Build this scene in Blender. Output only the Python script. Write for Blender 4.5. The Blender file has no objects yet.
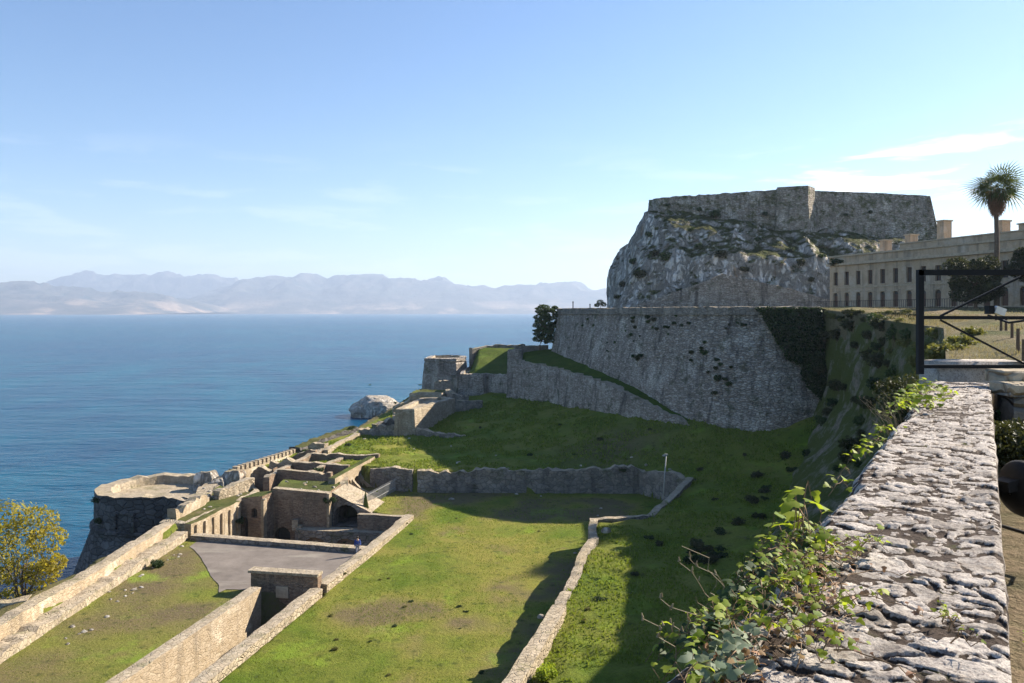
import bpy, bmesh, math, random
import numpy as np
from mathutils import Vector, Matrix
random.seed(7); RNG=np.random.default_rng(7)
S=bpy.context.scene; COL=S.collection
R=math.radians
F=800.0
# coordinates: camera at the origin, +Y into the view, sea level at z=-32 (metres)
SEA=-32.0
def P(px,py,z):
    Y=-z*F/(py-312.0); return ((px-512)*Y/F, Y)

# ---------------------------------------------------------------- noise
def _h(i,j,k,s):
    n=(i.astype(np.int64)*374761393+j.astype(np.int64)*668265263+k.astype(np.int64)*2147483647%4294967291+k.astype(np.int64)*1274126177+s*97531)&0xffffffff
    n=((n^(n>>13))*1274126177)&0xffffffff
    n=((n^(n>>16))*2246822519)&0xffffffff
    return ((n^(n>>15))&0xffffff)/float(0xffffff)
def vn(p,s=0):
    p=np.asarray(p,float); f=np.floor(p).astype(np.int64); t=p-f; t=t*t*(3-2*t)
    i,j,k=f[:,0],f[:,1],f[:,2]; x,y,z=t[:,0],t[:,1],t[:,2]
    def L(a,b,w): return a+(b-a)*w
    r=L(L(L(_h(i,j,k,s),_h(i+1,j,k,s),x),L(_h(i,j+1,k,s),_h(i+1,j+1,k,s),x),y),
        L(L(_h(i,j,k+1,s),_h(i+1,j,k+1,s),x),L(_h(i,j+1,k+1,s),_h(i+1,j+1,k+1,s),x),y),z)
    return r*2-1
def fbm(p,o=4,s=0):
    p=np.asarray(p,float); a=1;r=0;t=0
    for q in range(o):
        r=r+a*vn(p*(2.03**q)+q*17.3,s+q); t+=a; a*=.5
    return r/t
def fb1(x,y,z,o=3,s=0): return float(fbm(np.array([[x,y,z]]),o,s)[0])

# ---------------------------------------------------------------- object helpers
def tag(o,label=None,cat=None,group=None,kind=None):
    if label: o['label']=label
    if cat: o['category']=cat
    if group: o['group']=group
    if kind: o['kind']=kind
    return o
def empty(name,loc,label,cat,group=None,rz=0):
    o=bpy.data.objects.new(name,None); COL.objects.link(o); o.location=loc; o.rotation_euler=(0,0,rz)
    o.empty_display_size=.2
    return tag(o,label,cat,group)
def mesh(name,V,Fs,mats,parent=None,smooth=False,mi=None,attr=None):
    me=bpy.data.meshes.new(name); V=np.asarray(V,float)
    me.from_pydata(V.tolist(),[],Fs if isinstance(Fs,list) else Fs.tolist())
    if not isinstance(mats,(list,tuple)): mats=[mats]
    for m in mats: me.materials.append(m)
    if mi is not None: me.polygons.foreach_set('material_index',np.asarray(mi,np.int32))
    if smooth: me.polygons.foreach_set('use_smooth',np.ones(len(me.polygons),bool))
    if attr:
        for k,v in attr.items():
            a=me.attributes.new(k,'FLOAT','POINT'); a.data.foreach_set('value',np.asarray(v,np.float32))
    me.update()
    o=bpy.data.objects.new(name,me); COL.objects.link(o)
    if parent is not None: o.parent=parent
    return o
class MB:
    def __init__(s): s.v=[];s.f=[];s.m=[]
    def add(s,V,Fs,m=0):
        b=len(s.v); s.v+= [tuple(q) for q in V]; s.f+=[tuple(i+b for i in f) for f in Fs]; s.m+=[m]*len(Fs)
    def box(s,c,d,rz=0,m=0,rx=0,ry=0):
        M=Matrix.Translation(c)@Matrix.Rotation(rz,4,'Z')@Matrix.Rotation(ry,4,'Y')@Matrix.Rotation(rx,4,'X')
        V=[M@Vector((x*d[0]/2,y*d[1]/2,z*d[2]/2)) for x in(-1,1) for y in(-1,1) for z in(-1,1)]
        s.add(V,[(0,1,3,2),(4,6,7,5),(0,4,5,1),(2,3,7,6),(0,2,6,4),(1,5,7,3)],m)
    def tube(s,pts,r,n=7,m=0,cap=True):
        pts=[Vector(p) for p in pts]
        if not isinstance(r,(list,tuple)): r=[r]*len(pts)
        V=[];Fs=[]
        for i,p in enumerate(pts):
            d=(pts[min(i+1,len(pts)-1)]-pts[max(i-1,0)]).normalized()
            a=d.cross(Vector((0,0,1)) if abs(d.z)<.95 else Vector((1,0,0))).normalized(); b=d.cross(a)
            for k in range(n):
                t=2*math.pi*k/n; V.append(p+(a*math.cos(t)+b*math.sin(t))*r[i])
        for i in range(len(pts)-1):
            for k in range(n):
                k2=(k+1)%n; Fs.append((i*n+k,i*n+k2,(i+1)*n+k2,(i+1)*n+k))
        if cap: Fs.append(tuple(range(n))[::-1]); Fs.append(tuple((len(pts)-1)*n+k for k in range(n)))
        s.add(V,Fs,m)
    def build(s,name,mats,parent=None,smooth=False): return mesh(name,s.v,s.f,mats,parent,smooth,s.m)
def rough(V,amp,sc,seed=0,zs=1.0):
    V=np.asarray(V,float)
    d=np.stack([fbm(V/sc,3,seed+11*q) for q in range(3)],1)*amp
    d[:,2]*=zs
    return V+d
def resample(pts,step):
    pts=[np.array(p,float) for p in pts]; out=[pts[0]]
    for a,b in zip(pts[:-1],pts[1:]):
        n=max(1,int(round(np.linalg.norm((b-a)[:2])/step)))
        for k in range(1,n+1): out.append(a+(b-a)*k/n)
    return np.array(out)
def path_normals(p):
    d=np.zeros((len(p),2)); d[1:-1]=p[2:,:2]-p[:-2,:2]; d[0]=p[1,:2]-p[0,:2]; d[-1]=p[-1,:2]-p[-2,:2]
    d/=np.linalg.norm(d,axis=1)[:,None]+1e-9
    return np.stack([-d[:,1],d[:,0]],1)          # to the left of the path
def grid_faces(nr,nc,off=0,closed=False):
    Fs=[]
    for i in range(nr-1):
        for j in range(nc if closed else nc-1):
            j2=(j+1)%nc; Fs.append((off+i*nc+j,off+i*nc+j2,off+(i+1)*nc+j2,off+(i+1)*nc+j))
    return Fs
def wall(name,label,pts,th,mats,batter=0.,rag=.2,step=.55,vstep=.6,rg=.09,parent=None,cat='wall',group=None,seed=1,align=0.,capw=0):
    """free standing wall; pts (x,y,ztop,zbase); mats=[face,top]"""
    p=resample(pts,step); n=path_normals(p); N=len(p)
    off=align*th
    zt=p[:,2]+rag*fbm(np.stack([p[:,0]*.9,p[:,1]*.9,p[:,0]*0+seed],1),3,seed)
    hmax=float(np.max(p[:,2]-p[:,3])); nv=max(2,int(hmax/vstep)+1)
    rows=[]
    for side in (1,-1):
        rr=[]
        for k in range(nv):
            t=k/(nv-1); z=p[:,3]+(zt-p[:,3])*t
            w=th/2+batter*(1-t)*(p[:,2]-p[:,3])
            rr.append(np.column_stack([p[:,0]+n[:,0]*(off+side*w),p[:,1]+n[:,1]*(off+side*w),z]))
        rows+= rr if side==1 else rr[::-1]
    mid=np.column_stack([p[:,0]+n[:,0]*off,p[:,1]+n[:,1]*off,zt+.03])
    rows=rows[:nv]+[mid]+rows[nv:]
    V=np.concatenate(rows); Fs=grid_faces(len(rows),N); mi=[]
    for i in range(len(rows)-1): mi+= [1 if nv-1<=i<=nv else 0]*(N-1)
    nr=len(rows)
    for e in (0,N-1):
        lo=[i*N+e for i in range(nr)]
        for i in range(nr//2):
            a,b,c,d=lo[i],lo[i+1],lo[nr-2-i],lo[nr-1-i]
            if b==c: Fs.append((a,b,d) )
            else: Fs.append((a,b,c,d))
            mi.append(0)
    V=rough(V,rg,.8,seed)
    o=mesh(name,V,Fs,list(mats) if len(mats)>1 else list(mats)*2,parent,False,mi)
    if parent is None: tag(o,label,cat,group)
    return o
def prism(name,label,poly,levels,mats,parent=None,cat='wall',step=1.,rg=.06,group=None,seed=2,topz=None,rag=.1):
    """closed outline; levels=(inset,z) bottom to top; last row is capped (material 1)"""
    p=resample(list(poly)+[poly[0]],step)[:-1]; N=len(p)
    A=.5*np.sum(p[:,0]*np.roll(p[:,1],-1)-np.roll(p[:,0],-1)*p[:,1])
    if A<0: p=p[::-1].copy()
    d=np.roll(p,-1,0)-np.roll(p,1,0); d/=np.linalg.norm(d,axis=1)[:,None]+1e-9
    inn=np.stack([-d[:,1],d[:,0]],1)
    rows=[];mi=[]
    lv=[levels[0]]
    for a,b in zip(levels[:-1],levels[1:]):
        k=max(1,int(abs(b[1]-a[1])/1.0))
        for q in range(1,k+1): lv.append((a[0]+(b[0]-a[0])*q/k,a[1]+(b[1]-a[1])*q/k))
    nz=fbm(np.column_stack([p,np.full(N,seed*3.)])*.7,3,seed)
    zmax=max(l[1] for l in lv)
    for ins,z in lv:
        zz=np.full(N,float(z))+ (nz*rag if abs(z-zmax)<1e-3 else 0)
        if topz is not None and abs(z-zmax)<.6: zz+= np.array([topz(a,b) for a,b in p])
        rows.append(np.column_stack([p+inn*ins,zz]))
    V=np.concatenate(rows); Fs=grid_faces(len(rows),N,0,True)
    kt=[i for i,l in enumerate(lv) if abs(l[1]-zmax)<1e-3][0]
    for i in range(len(rows)-1): mi+=[1 if i>=kt else 0]*N
    V=rough(V,rg,.9,seed)
    last=list(range((len(rows)-1)*N,len(rows)*N))
    c=V[last].mean(0); V=np.vstack([V,c]); ci=len(V)-1
    for a,b in zip(last,last[1:]+last[:1]): Fs.append((a,b,ci)); mi.append(1)
    o=mesh(name,V,Fs,list(mats) if len(mats)>1 else list(mats)*2,parent,False,mi)
    if parent is None: tag(o,label,cat,group)
    return o
def slab(mb,a,b,z0,zt0,zt1,th,ops,m=0,md=1,depth=.6,back=True,base0=None):
    """upright slab from a to b (seen from its right-hand side when walking a->b), openings ops=(u centre,width,sill z,spring z,rise)
       with real reveals of `depth` and a dark back plate (material md)"""
    a=Vector((a[0],a[1],0)); b=Vector((b[0],b[1],0)); L=(b-a).length; d=(b-a)/L; nrm=Vector((d.y,-d.x,0))
    zt=lambda u: zt0+(zt1-zt0)*u/L
    def pt(u,z,w): q=a+d*u-nrm*w; return (q.x,q.y,z)
    def quad(u0,za,u1,zb,uz1,uz2,w=0): mb.add([pt(u0,za,w),pt(u1,zb,w),pt(u1,uz2,w),pt(u0,uz1,w)],[(0,1,2,3)],m)
    def col(u0,u1):
        if u1-u0>1e-4:
            n=max(1,int((u1-u0)/1.5))
            for k in range(n):
                p0=u0+(u1-u0)*k/n;p1=u0+(u1-u0)*(k+1)/n
                quad(p0,z0,p1,z0,zt(p0),zt(p1))
    cur=0
    bycol={}
    for op in ops: bycol.setdefault(round(op[0],3),[]).append(op)
    for uc in sorted(bycol):
        st=sorted(bycol[uc],key=lambda o:o[2]); w=st[0][1]; u0,u1=uc-w/2,uc+w/2
        col(cur,u0); cur=u1; zlo=z0
        for (u,w,zs,zp,rise) in st:
            if zs>zlo+1e-4:
                quad(u0,zlo if zlo==z0 else 0,u1,0,zs,zs) if False else mb.add([pt(u0,zlo,0),pt(u1,zlo,0),pt(u1,zs,0),pt(u0,zs,0)],[(0,1,2,3)],m)
            K=8 if rise>0 else 1
            cu=[]
            for k in range(K+1):
                t=math.pi*(1-k/K); cu.append((uc+w/2*math.cos(t),zp+rise*math.sin(t)))
            if rise<=0: cu=[(u0,zp),(u1,zp)]
            nxt=[o for o in st if o[2]>zs]; zc=min([o[2] for o in nxt]) if nxt else None
            ztop=zp+max(rise,0)+.05
            for (c0,h0),(c1,h1) in zip(cu[:-1],cu[1:]):
                t0=ztop if nxt else zt(c0); t1=ztop if nxt else zt(c1)
                mb.add([pt(c0,h0,0),pt(c1,h1,0),pt(c1,t1,0),pt(c0,t0,0)],[(0,1,2,3)],m)
                mb.add([pt(c0,h0,0),pt(c0,h0,depth),pt(c1,h1,depth),pt(c1,h1,0)],[(0,1,2,3)],m)
            mb.add([pt(u0,zs,0),pt(u0,cu[0][1],0),pt(u0,cu[0][1],depth),pt(u0,zs,depth)],[(0,1,2,3)],m)
            mb.add([pt(u1,zs,0),pt(u1,zs,depth),pt(u1,cu[-1][1],depth),pt(u1,cu[-1][1],0)],[(0,1,2,3)],m)
            mb.add([pt(u0,zs,0),pt(u0,zs,depth),pt(u1,zs,depth),pt(u1,zs,0)],[(0,1,2,3)],m)
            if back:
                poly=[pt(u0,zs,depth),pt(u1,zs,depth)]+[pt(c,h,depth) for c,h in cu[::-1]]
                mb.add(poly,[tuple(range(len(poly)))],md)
            zlo=ztop
    col(cur,L)
    # top, ends, rear
    n=max(1,int(L/1.5))
    for k in range(n):
        p0=L*k/n;p1=L*(k+1)/n
        mb.add([pt(p0,zt(p0),0),pt(p1,zt(p1),0),pt(p1,zt(p1),th),pt(p0,zt(p0),th)],[(0,1,2,3)],m+2 if md==m+1 else m)
        mb.add([pt(p0,z0,th),pt(p0,zt(p0),th),pt(p1,zt(p1),th),pt(p1,z0,th)],[(0,1,2,3)],m)
    mb.add([pt(0,z0,0),pt(0,zt0,0),pt(0,zt0,th),pt(0,z0,th)],[(0,1,2,3)],m)
    mb.add([pt(L,z0,0),pt(L,z0,th),pt(L,zt1,th),pt(L,zt1,0)],[(0,1,2,3)],m)
    return pt,d,nrm

# ---------------------------------------------------------------- materials
class NT:
    def __init__(s,name,disp=False):
        s.m=bpy.data.materials.new(name); s.m.use_nodes=True; s.t=s.m.node_tree; s.t.nodes.clear()
        s.out=s.n('ShaderNodeOutputMaterial'); s.b=s.n('ShaderNodeBsdfPrincipled'); s.l(s.b.outputs[0],s.out.inputs[0])
        s.co=s.n('ShaderNodeNewGeometry').outputs['Position']
    def n(s,t,**k):
        x=s.t.nodes.new(t)
        for a,b in k.items(): setattr(x,a,b)
        return x
    def l(s,a,b): s.t.links.new(a,b)
    def set(s,inp,v):
        if hasattr(v,'is_output') or isinstance(v,bpy.types.NodeSocket): s.l(v,inp)
        else: inp.default_value=v
    def map(s,sc,rot=(0,0,0),src=None,loc=(0,0,0)):
        x=s.n('ShaderNodeMapping'); s.l(src or s.co,x.inputs[0]); x.inputs[3].default_value=sc; x.inputs[2].default_value=rot; x.inputs[1].default_value=loc; return x.outputs[0]
    def noise(s,sc,det=5,rough=.6,src=None,dist=0):
        x=s.n('ShaderNodeTexNoise'); s.l(src or s.co,x.inputs['Vector']); x.inputs['Scale'].default_value=sc
        x.inputs['Detail'].default_value=det; x.inputs['Roughness'].default_value=rough; x.inputs['Distortion'].default_value=dist
        return x.outputs[0]
    def vor(s,sc,src=None,feat='F1',rnd=1):
        x=s.n('ShaderNodeTexVoronoi',feature=feat); s.l(src or s.co,x.inputs['Vector']); x.inputs['Scale'].default_value=sc
        x.inputs['Randomness'].default_value=rnd
        return x
    def ramp(s,v,a,b,lo=0.,hi=1.):
        x=s.n('ShaderNodeMapRange'); s.l(v,x.inputs[0]); x.inputs[1].default_value=a; x.inputs[2].default_value=b; x.inputs[3].default_value=lo; x.inputs[4].default_value=hi
        return x.outputs[0]
    def mix(s,f,a,b,mode='MIX'):
        x=s.n('ShaderNodeMix',data_type='RGBA',blend_type=mode)
        s.set(x.inputs[0],f)
        for i,c in ((6,a),(7,b)):
            if isinstance(c,(tuple,list)): c=tuple(c)+((1,) if len(c)==3 else ())
            s.set(x.inputs[i],c)
        return x.outputs[2]
    def math(s,op,a,b=0.):
        x=s.n('ShaderNodeMath',operation=op); s.set(x.inputs[0],a); s.set(x.inputs[1],b); return x.outputs[0]
    def attr(s,name):
        return s.n('ShaderNodeAttribute',attribute_name=name).outputs['Fac']
    def bump(s,h,st=.5,d=.1):
        x=s.n('ShaderNodeBump'); x.inputs['Strength'].default_value=st; x.inputs['Distance'].default_value=d; s.l(h,x.inputs['Height']); s.l(x.outputs[0],s.b.inputs['Normal'])
    def fin(s,col,rough=.9,spec=.2,**k):
        s.set(s.b.inputs['Base Color'],tuple(col)+(1,) if isinstance(col,tuple) and len(col)==3 else col)
        s.set(s.b.inputs['Roughness'],rough); s.b.inputs['Specular IOR Level'].default_value=spec
        return s.m

def masonry(name,c1,c2,mortar,sc=1.6,zs=1.8,moss=0.3,stain=.5,mosscol=(.07,.085,.03),darkcol=(.06,.055,.05),bd=.12,mort=.05,patch=.35,patchcol=(.5,.45,.36)):
    t=NT(name)
    wob=t.n('ShaderNodeVectorMath',operation='ADD'); nn=t.n('ShaderNodeTexNoise'); t.l(t.co,nn.inputs['Vector']); nn.inputs['Scale'].default_value=1.3
    sc_=t.n('ShaderNodeVectorMath',operation='SCALE'); t.l(nn.outputs['Color'],sc_.inputs[0]); sc_.inputs['Scale'].default_value=.35
    t.l(t.co,wob.inputs[0]); t.l(sc_.outputs[0],wob.inputs[1])
    src=t.map((1,1,zs),src=wob.outputs[0])
    v=t.vor(sc,src); e=t.vor(sc,src,'DISTANCE_TO_EDGE')
    sep=t.n('ShaderNodeSeparateColor'); t.l(v.outputs['Color'],sep.inputs[0])
    col=t.mix(sep.outputs[0],c1,c2)
    fine=t.noise(7,6,.7)
    col=t.mix(t.ramp(fine,.3,.75,0,.45),col,tuple(x*.45 for x in c1))
    big=t.noise(.22,5,.65)
    col=t.mix(t.ramp(big,.52,.68,0,patch*2),col,patchcol)
    edge=t.ramp(e.outputs['Distance'],0,mort,1,0)
    col=t.mix(t.math('MULTIPLY',edge,.75),col,mortar)
    # rain streaks and black crust
    st=t.noise(1,5,.6,t.map((.9,.9,.12)))
    col=t.mix(t.ramp(st,.52,.7,0,stain),col,darkcol)
    mo=t.noise(.55,6,.7)
    col=t.mix(t.ramp(mo,.62-.18*moss,.70-.1*moss,0,min(1,moss*1.6)),col,mosscol)
    h=t.math('ADD',t.ramp(e.outputs['Distance'],0,mort*2.2,0,.8),t.math('MULTIPLY',t.noise(4,5,.65),.7))
    t.bump(h,.9,bd)
    return t.fin(col,.92,.15)

def loc_shift(t): return t.map((1,1,1),loc=(31,17,5))
def ground_mat(name,lush=(.115,.165,.018),dry=(.24,.21,.05),soil=(.18,.13,.085),dryness=.5,soilness=.3,use_attr=False):
    t=NT(name)
    b=t.noise(.11,6,.6); s2=t.noise(.6,6,.7); f=t.noise(5,6,.75)
    col=t.mix(t.ramp(b,.5-.15*dryness,.62,0,dryness),lush,dry)
    col=t.mix(t.ramp(s2,.35,.7,0,.6),col,tuple(x*.55 for x in lush))
    if use_attr:
        col=t.mix(t.math('MULTIPLY',t.attr('dry'),t.ramp(s2,.3,.6,.4,1)),col,dry)
        col=t.mix(t.math('MULTIPLY',t.attr('soil'),t.ramp(f,.3,.55,.3,1)),col,soil)
    soilf=t.noise(.33,7,.7)
    col=t.mix(t.ramp(soilf,.66-.12*soilness,.74,0,.85),col,soil)
    col=t.mix(t.ramp(f,.25,.75,.55,0),col,(.02,.03,.008)); col=t.mix(t.ramp(t.noise(.23,4,.6,loc_shift(t)),.58,.7,0,.55),col,tuple(min(1,x*1.5) for x in lush))
    # dark weeds
    w=t.vor(.8); col=t.mix(t.ramp(w.outputs['Distance'],.05,.28,.6,0),col,(.03,.045,.012))
    t.bump(t.math('ADD',f,t.math('MULTIPLY',s2,1.5)),.9,.25)
    return t.fin(col,.95,.1)
def plain(name,c,rough=.6,var=.25,sc=3,spec=.3,metal=0,bs=.15,bd=.02):
    t=NT(name); n=t.noise(sc,6,.65)
    col=t.mix(t.ramp(n,.3,.7),tuple(x*(1-var) for x in c),tuple(min(1,x*(1+var)) for x in c))
    t.b.inputs['Metallic'].default_value=metal; t.bump(n,bs,bd)
    return t.fin(col,rough,spec)
def leaf_mat(name,c1,c2,tr=.35,sc=1.2):
    t=NT(name); oi=t.n('ShaderNodeNewGeometry').outputs['Random Per Island']
    n=t.noise(sc,3,.6)
    col=t.mix(oi,c1,c2); col=t.mix(t.ramp(n,.35,.7,0,.5),col,tuple(x*.5 for x in c1))
    t.fin(col,.6,.25)
    tl=t.n('ShaderNodeBsdfTranslucent'); t.l(t.mix(.5,col,(c2[0]*1.3,c2[1]*1.4,c2[2]*.6)),tl.inputs[0])
    mx=t.n('ShaderNodeMixShader'); mx.inputs[0].default_value=tr; t.l(t.b.outputs[0],mx.inputs[1]); t.l(tl.outputs[0],mx.inputs[2]); t.l(mx.outputs[0],t.out.inputs[0])
    return t.m

M={}
M['lime']=masonry('warm_limestone_rubble',(.36,.29,.2),(.5,.42,.31),(.22,.17,.12),1.9,1.7,.12,.35,patch=.3,patchcol=(.55,.47,.34))
M['limetop']=masonry('worn_wall_top',(.38,.31,.22),(.5,.42,.31),(.33,.27,.19),2.6,1,.4,.25,mosscol=(.13,.13,.05),patch=.35,patchcol=(.33,.27,.17),mort=.025)
M['grey']=masonry('grey_rampart_stone',(.33,.28,.23),(.63,.555,.475),(.11,.095,.08),1.5,2.6,.4,.75,mosscol=(.06,.075,.03),patch=.45,patchcol=(.66,.6,.52),mort=.09,bd=.3)
M['oldfort']=masonry('weathered_citadel_stone',(.33,.28,.225),(.6,.53,.445),(.12,.1,.08),1.1,1.9,.75,.75,mosscol=(.10,.105,.045),patch=.6,patchcol=(.68,.61,.52),darkcol=(.12,.105,.085),bd=.35,mort=.1)
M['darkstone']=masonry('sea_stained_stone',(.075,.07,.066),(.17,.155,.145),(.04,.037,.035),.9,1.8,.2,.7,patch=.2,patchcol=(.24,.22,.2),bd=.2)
M['rubble']=masonry('grey_rubble_stone',(.2,.18,.155),(.34,.3,.255),(.1,.085,.07),1.5,1.4,.4,.5,patch=.2)
M['brick']=masonry('brown_brick_masonry',(.24,.16,.11),(.42,.31,.215),(.3,.25,.19),2.6,2.6,.2,.55,patch=.25,patchcol=(.35,.29,.22))
M['plaster']=masonry('stained_yellow_plaster',(.36,.28,.18),(.47,.38,.27),(.36,.27,.17),2.4,2.2,.1,.5,patch=.6,patchcol=(.6,.52,.4),mort=.03,bd=.05)
M['dark']=plain('opening_shade_colour',(.05,.045,.04),.95)  # near-black colour stands in for the shade deep inside arches and ports
M['field']=ground_mat('meadow_grass',lush=(.14,.21,.02),dry=(.33,.29,.065),use_attr=True,dryness=.55)
M['grasstop']=ground_mat('thin_grass_on_ruin',(.10,.12,.03),(.24,.19,.09),(.24,.19,.13),.6,.6)
M['lush']=ground_mat('rough_bank_grass',(.08,.13,.015),(.17,.17,.035),(.1,.07,.045),.4,.35)
def conc():
    t=NT('worn_platform_concrete'); a=t.noise(.35,6,.7); b=t.noise(3,6,.7); c=t.noise(.12,3,.5,t.map((1,4,1)))
    col=t.mix(t.ramp(a,.35,.7),(.14,.118,.1),(.235,.2,.17)); col=t.mix(t.ramp(c,.55,.68,0,.6),col,(.3,.27,.22)); col=t.mix(t.ramp(b,.4,.8,0,.3),col,(.1,.09,.08))
    t.bump(b,.3,.03); return t.fin(col,.9,.2)
M['conc']=conc()
def crag(name='limestone_crag',k=1.,green=1.):
    t=NT(name); a=t.noise(.13*k,9,.7,t.map((1,1,.8)),dist=.4); b=t.noise(.9*k,9,.74,t.map((1,1,.7)),dist=.2); w=t.noise(.4*k,9,.72,t.map((1,1,.35)),dist=.5)
    col=t.mix(t.ramp(b,.3,.7),(.43,.375,.31),(.6,.54,.46)); col=t.mix(t.ramp(a,.5,.57,0,.9),col,(.72,.66,.59) if green else (.74,.7,.63))
    st=t.noise(1,6,.65,t.map((.5,.5,.1))); col=t.mix(t.ramp(st,.54,.7,0,.42),col,(.15,.13,.11)); col=t.mix(t.ramp(t.noise(.5,5,.6,t.map((.6,.6,.2))),.6,.66,0,.6),col,(.36,.22,.12))
    cr=t.math('ABSOLUTE',t.math('SUBTRACT',w,.5)); col=t.mix(t.ramp(cr,0,.02,.6,0),col,(.07,.06,.045))
    g=t.noise(.3*k,8,.74); geo=t.n('ShaderNodeNewGeometry'); sp=t.n('ShaderNodeSeparateXYZ'); t.l(geo.outputs['Normal'],sp.inputs[0])
    gf=t.math('MAXIMUM',t.ramp(g,.57,.63),t.ramp(t.math('ADD',sp.outputs['Z'],t.math('MULTIPLY',g,.8)),.95,1.15))
    col=t.mix(t.math('MULTIPLY',gf,green),col,t.mix(t.noise(2,4,.7),(.03,.045,.015),(.14,.14,.04)))
    t.bump(t.math('ADD',b,t.ramp(cr,0,.06)),1,.6/k)
    return t.fin(col,.95,.1)
M['crag']=crag()
M['rockw']=crag('pale_shore_rock',2.2,0.)
def bank():
    t=NT('overgrown_rampart'); a=t.noise(.3,8,.7); b=t.noise(3,8,.8); st=t.noise(1.6,7,.75,t.map((.9,.9,.4)))
    col=t.mix(t.ramp(b,.3,.7),(.2,.17,.13),(.4,.35,.28)); col=t.mix(t.ramp(st,.48,.62,0,.55),col,(.09,.075,.05))
    col=t.mix(t.ramp(a,.36,.50),col,t.mix(t.noise(5,6,.8),(.03,.055,.012),(.17,.18,.05)))
    t.bump(t.math('ADD',b,a),1,.4); return t.fin(col,.95,.1)
M['bank']=bank()
M['slope']=ground_mat('dry_esplanade_grass',(.10,.11,.03),(.25,.2,.11),(.3,.22,.14),.8,.9,use_attr=True)
M['barrack']=masonry('faded_ochre_render',(.47,.355,.235),(.56,.43,.3),(.4,.31,.2),.7,1.4,.15,.75,patch=.4,patchcol=(.52,.46,.38),mort=.02,bd=.05,darkcol=(.16,.14,.11))
M['trim']=plain('weathered_cornice_stone',(.42,.34,.24),.9,.25,2)
M['glass']=plain('room_shade_colour',(.06,.052,.045),.5,.2,1)  # opaque dark colour stands in for the unlit rooms behind the panes
M['frame']=plain('brown_window_board',(.13,.075,.05),.8,.3,4)
M['iron']=plain('black_painted_iron',(.008,.0085,.009),.65,.3,30,.25,0,.1,.002)
M['wood']=plain('weathered_post_wood',(.13,.085,.055),.85,.3,8)
M['steelpost']=plain('galvanised_post',(.35,.35,.34),.5,.2,6,.5)
M['bark']=plain('tree_bark',(.14,.1,.07),.95,.35,6,.1,0,.8,.05)
M['_unused']=masonry('pale_shore_rock',(.5,.46,.4),(.62,.58,.52),(.2,.17,.14),.35,1,.05,.35,patch=.5,patchcol=(.6,.56,.5),bd=.4,mort=.1)
def sea():
    t=NT('sea_water')
    a=t.noise(.03,5,.6,t.map((1,.6,1))); big=t.noise(.004,3,.5)
    col=t.mix(t.ramp(a,.35,.65),(.0,.05,.115),(.001,.096,.16)); col=t.mix(t.ramp(big,.4,.6,0,.6),col,(.0,.042,.115))
    w1=t.noise(.55,6,.6,t.map((.55,1.25,1),(0,0,.35)),.5); w2=t.noise(.06,5,.62,t.map((.5,1.4,1),(0,0,.2)))
    t.bump(t.math('ADD',w1,t.math('MULTIPLY',w2,3.2)),.95,1.0)
    t.b.inputs['IOR'].default_value=1.333
    return t.fin(col,.22,.22)
M['sea']=sea()
def mount():
    t=NT('scrub_with_painted_sun'); a=t.noise(.0011,7,.65); b=t.noise(.004,6,.7,t.map((1,1,.4)))
    sp=t.n('ShaderNodeSeparateXYZ'); t.l(t.co,sp.inputs[0]); low=t.ramp(sp.outputs['Z'],0,260,1,0)
    col=t.mix(t.ramp(b,.35,.65),(.03,.05,.055),(.13,.115,.105)); col=t.mix(t.math('MULTIPLY',t.ramp(a,.50,.62),low),col,(.45,.33,.24))  # tan patches on the lower slopes are sunlight put into the colour
    t.bump(b,1,60); return t.fin(col,.95,.05)
M['mount']=mount()
M['leaf_pine']=leaf_mat('pine_needles',(.03,.06,.018),(.09,.13,.035),.15)
M['leaf_ever']=leaf_mat('evergreen_leaves',(.03,.04,.015),(.085,.085,.03),.2)
M['leaf_autumn']=leaf_mat('yellowing_leaves',(.2,.19,.03),(.46,.36,.05),.5)
M['leaf_ivy']=leaf_mat('ivy_leaves',(.015,.035,.01),(.05,.08,.02),.2)
M['leaf_vine']=leaf_mat('fresh_vine_leaves',(.13,.22,.02),(.4,.44,.05),.5,8)
M['leaf_olive']=leaf_mat('olive_leaves',(.09,.1,.025),(.24,.22,.07),.3)
M['leaf_red']=leaf_mat('reddish_vine_leaves',(.2,.07,.03),(.34,.22,.08),.4,8)
M['leaf_pale']=leaf_mat('pale_grey_green_leaves',(.14,.19,.12),(.26,.3,.18),.35,8)
M['leaf_palm']=leaf_mat('palm_fronds',(.05,.08,.02),(.15,.17,.05),.25)
M['thatch']=leaf_mat('dead_palm_skirt',(.22,.11,.06),(.36,.2,.11),.2)
M['straw']=leaf_mat('dry_grass_straw',(.24,.18,.1),(.36,.29,.18),.25)
M['stem']=plain('vine_stem',(.2,.13,.07),.8,.3,20)
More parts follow.
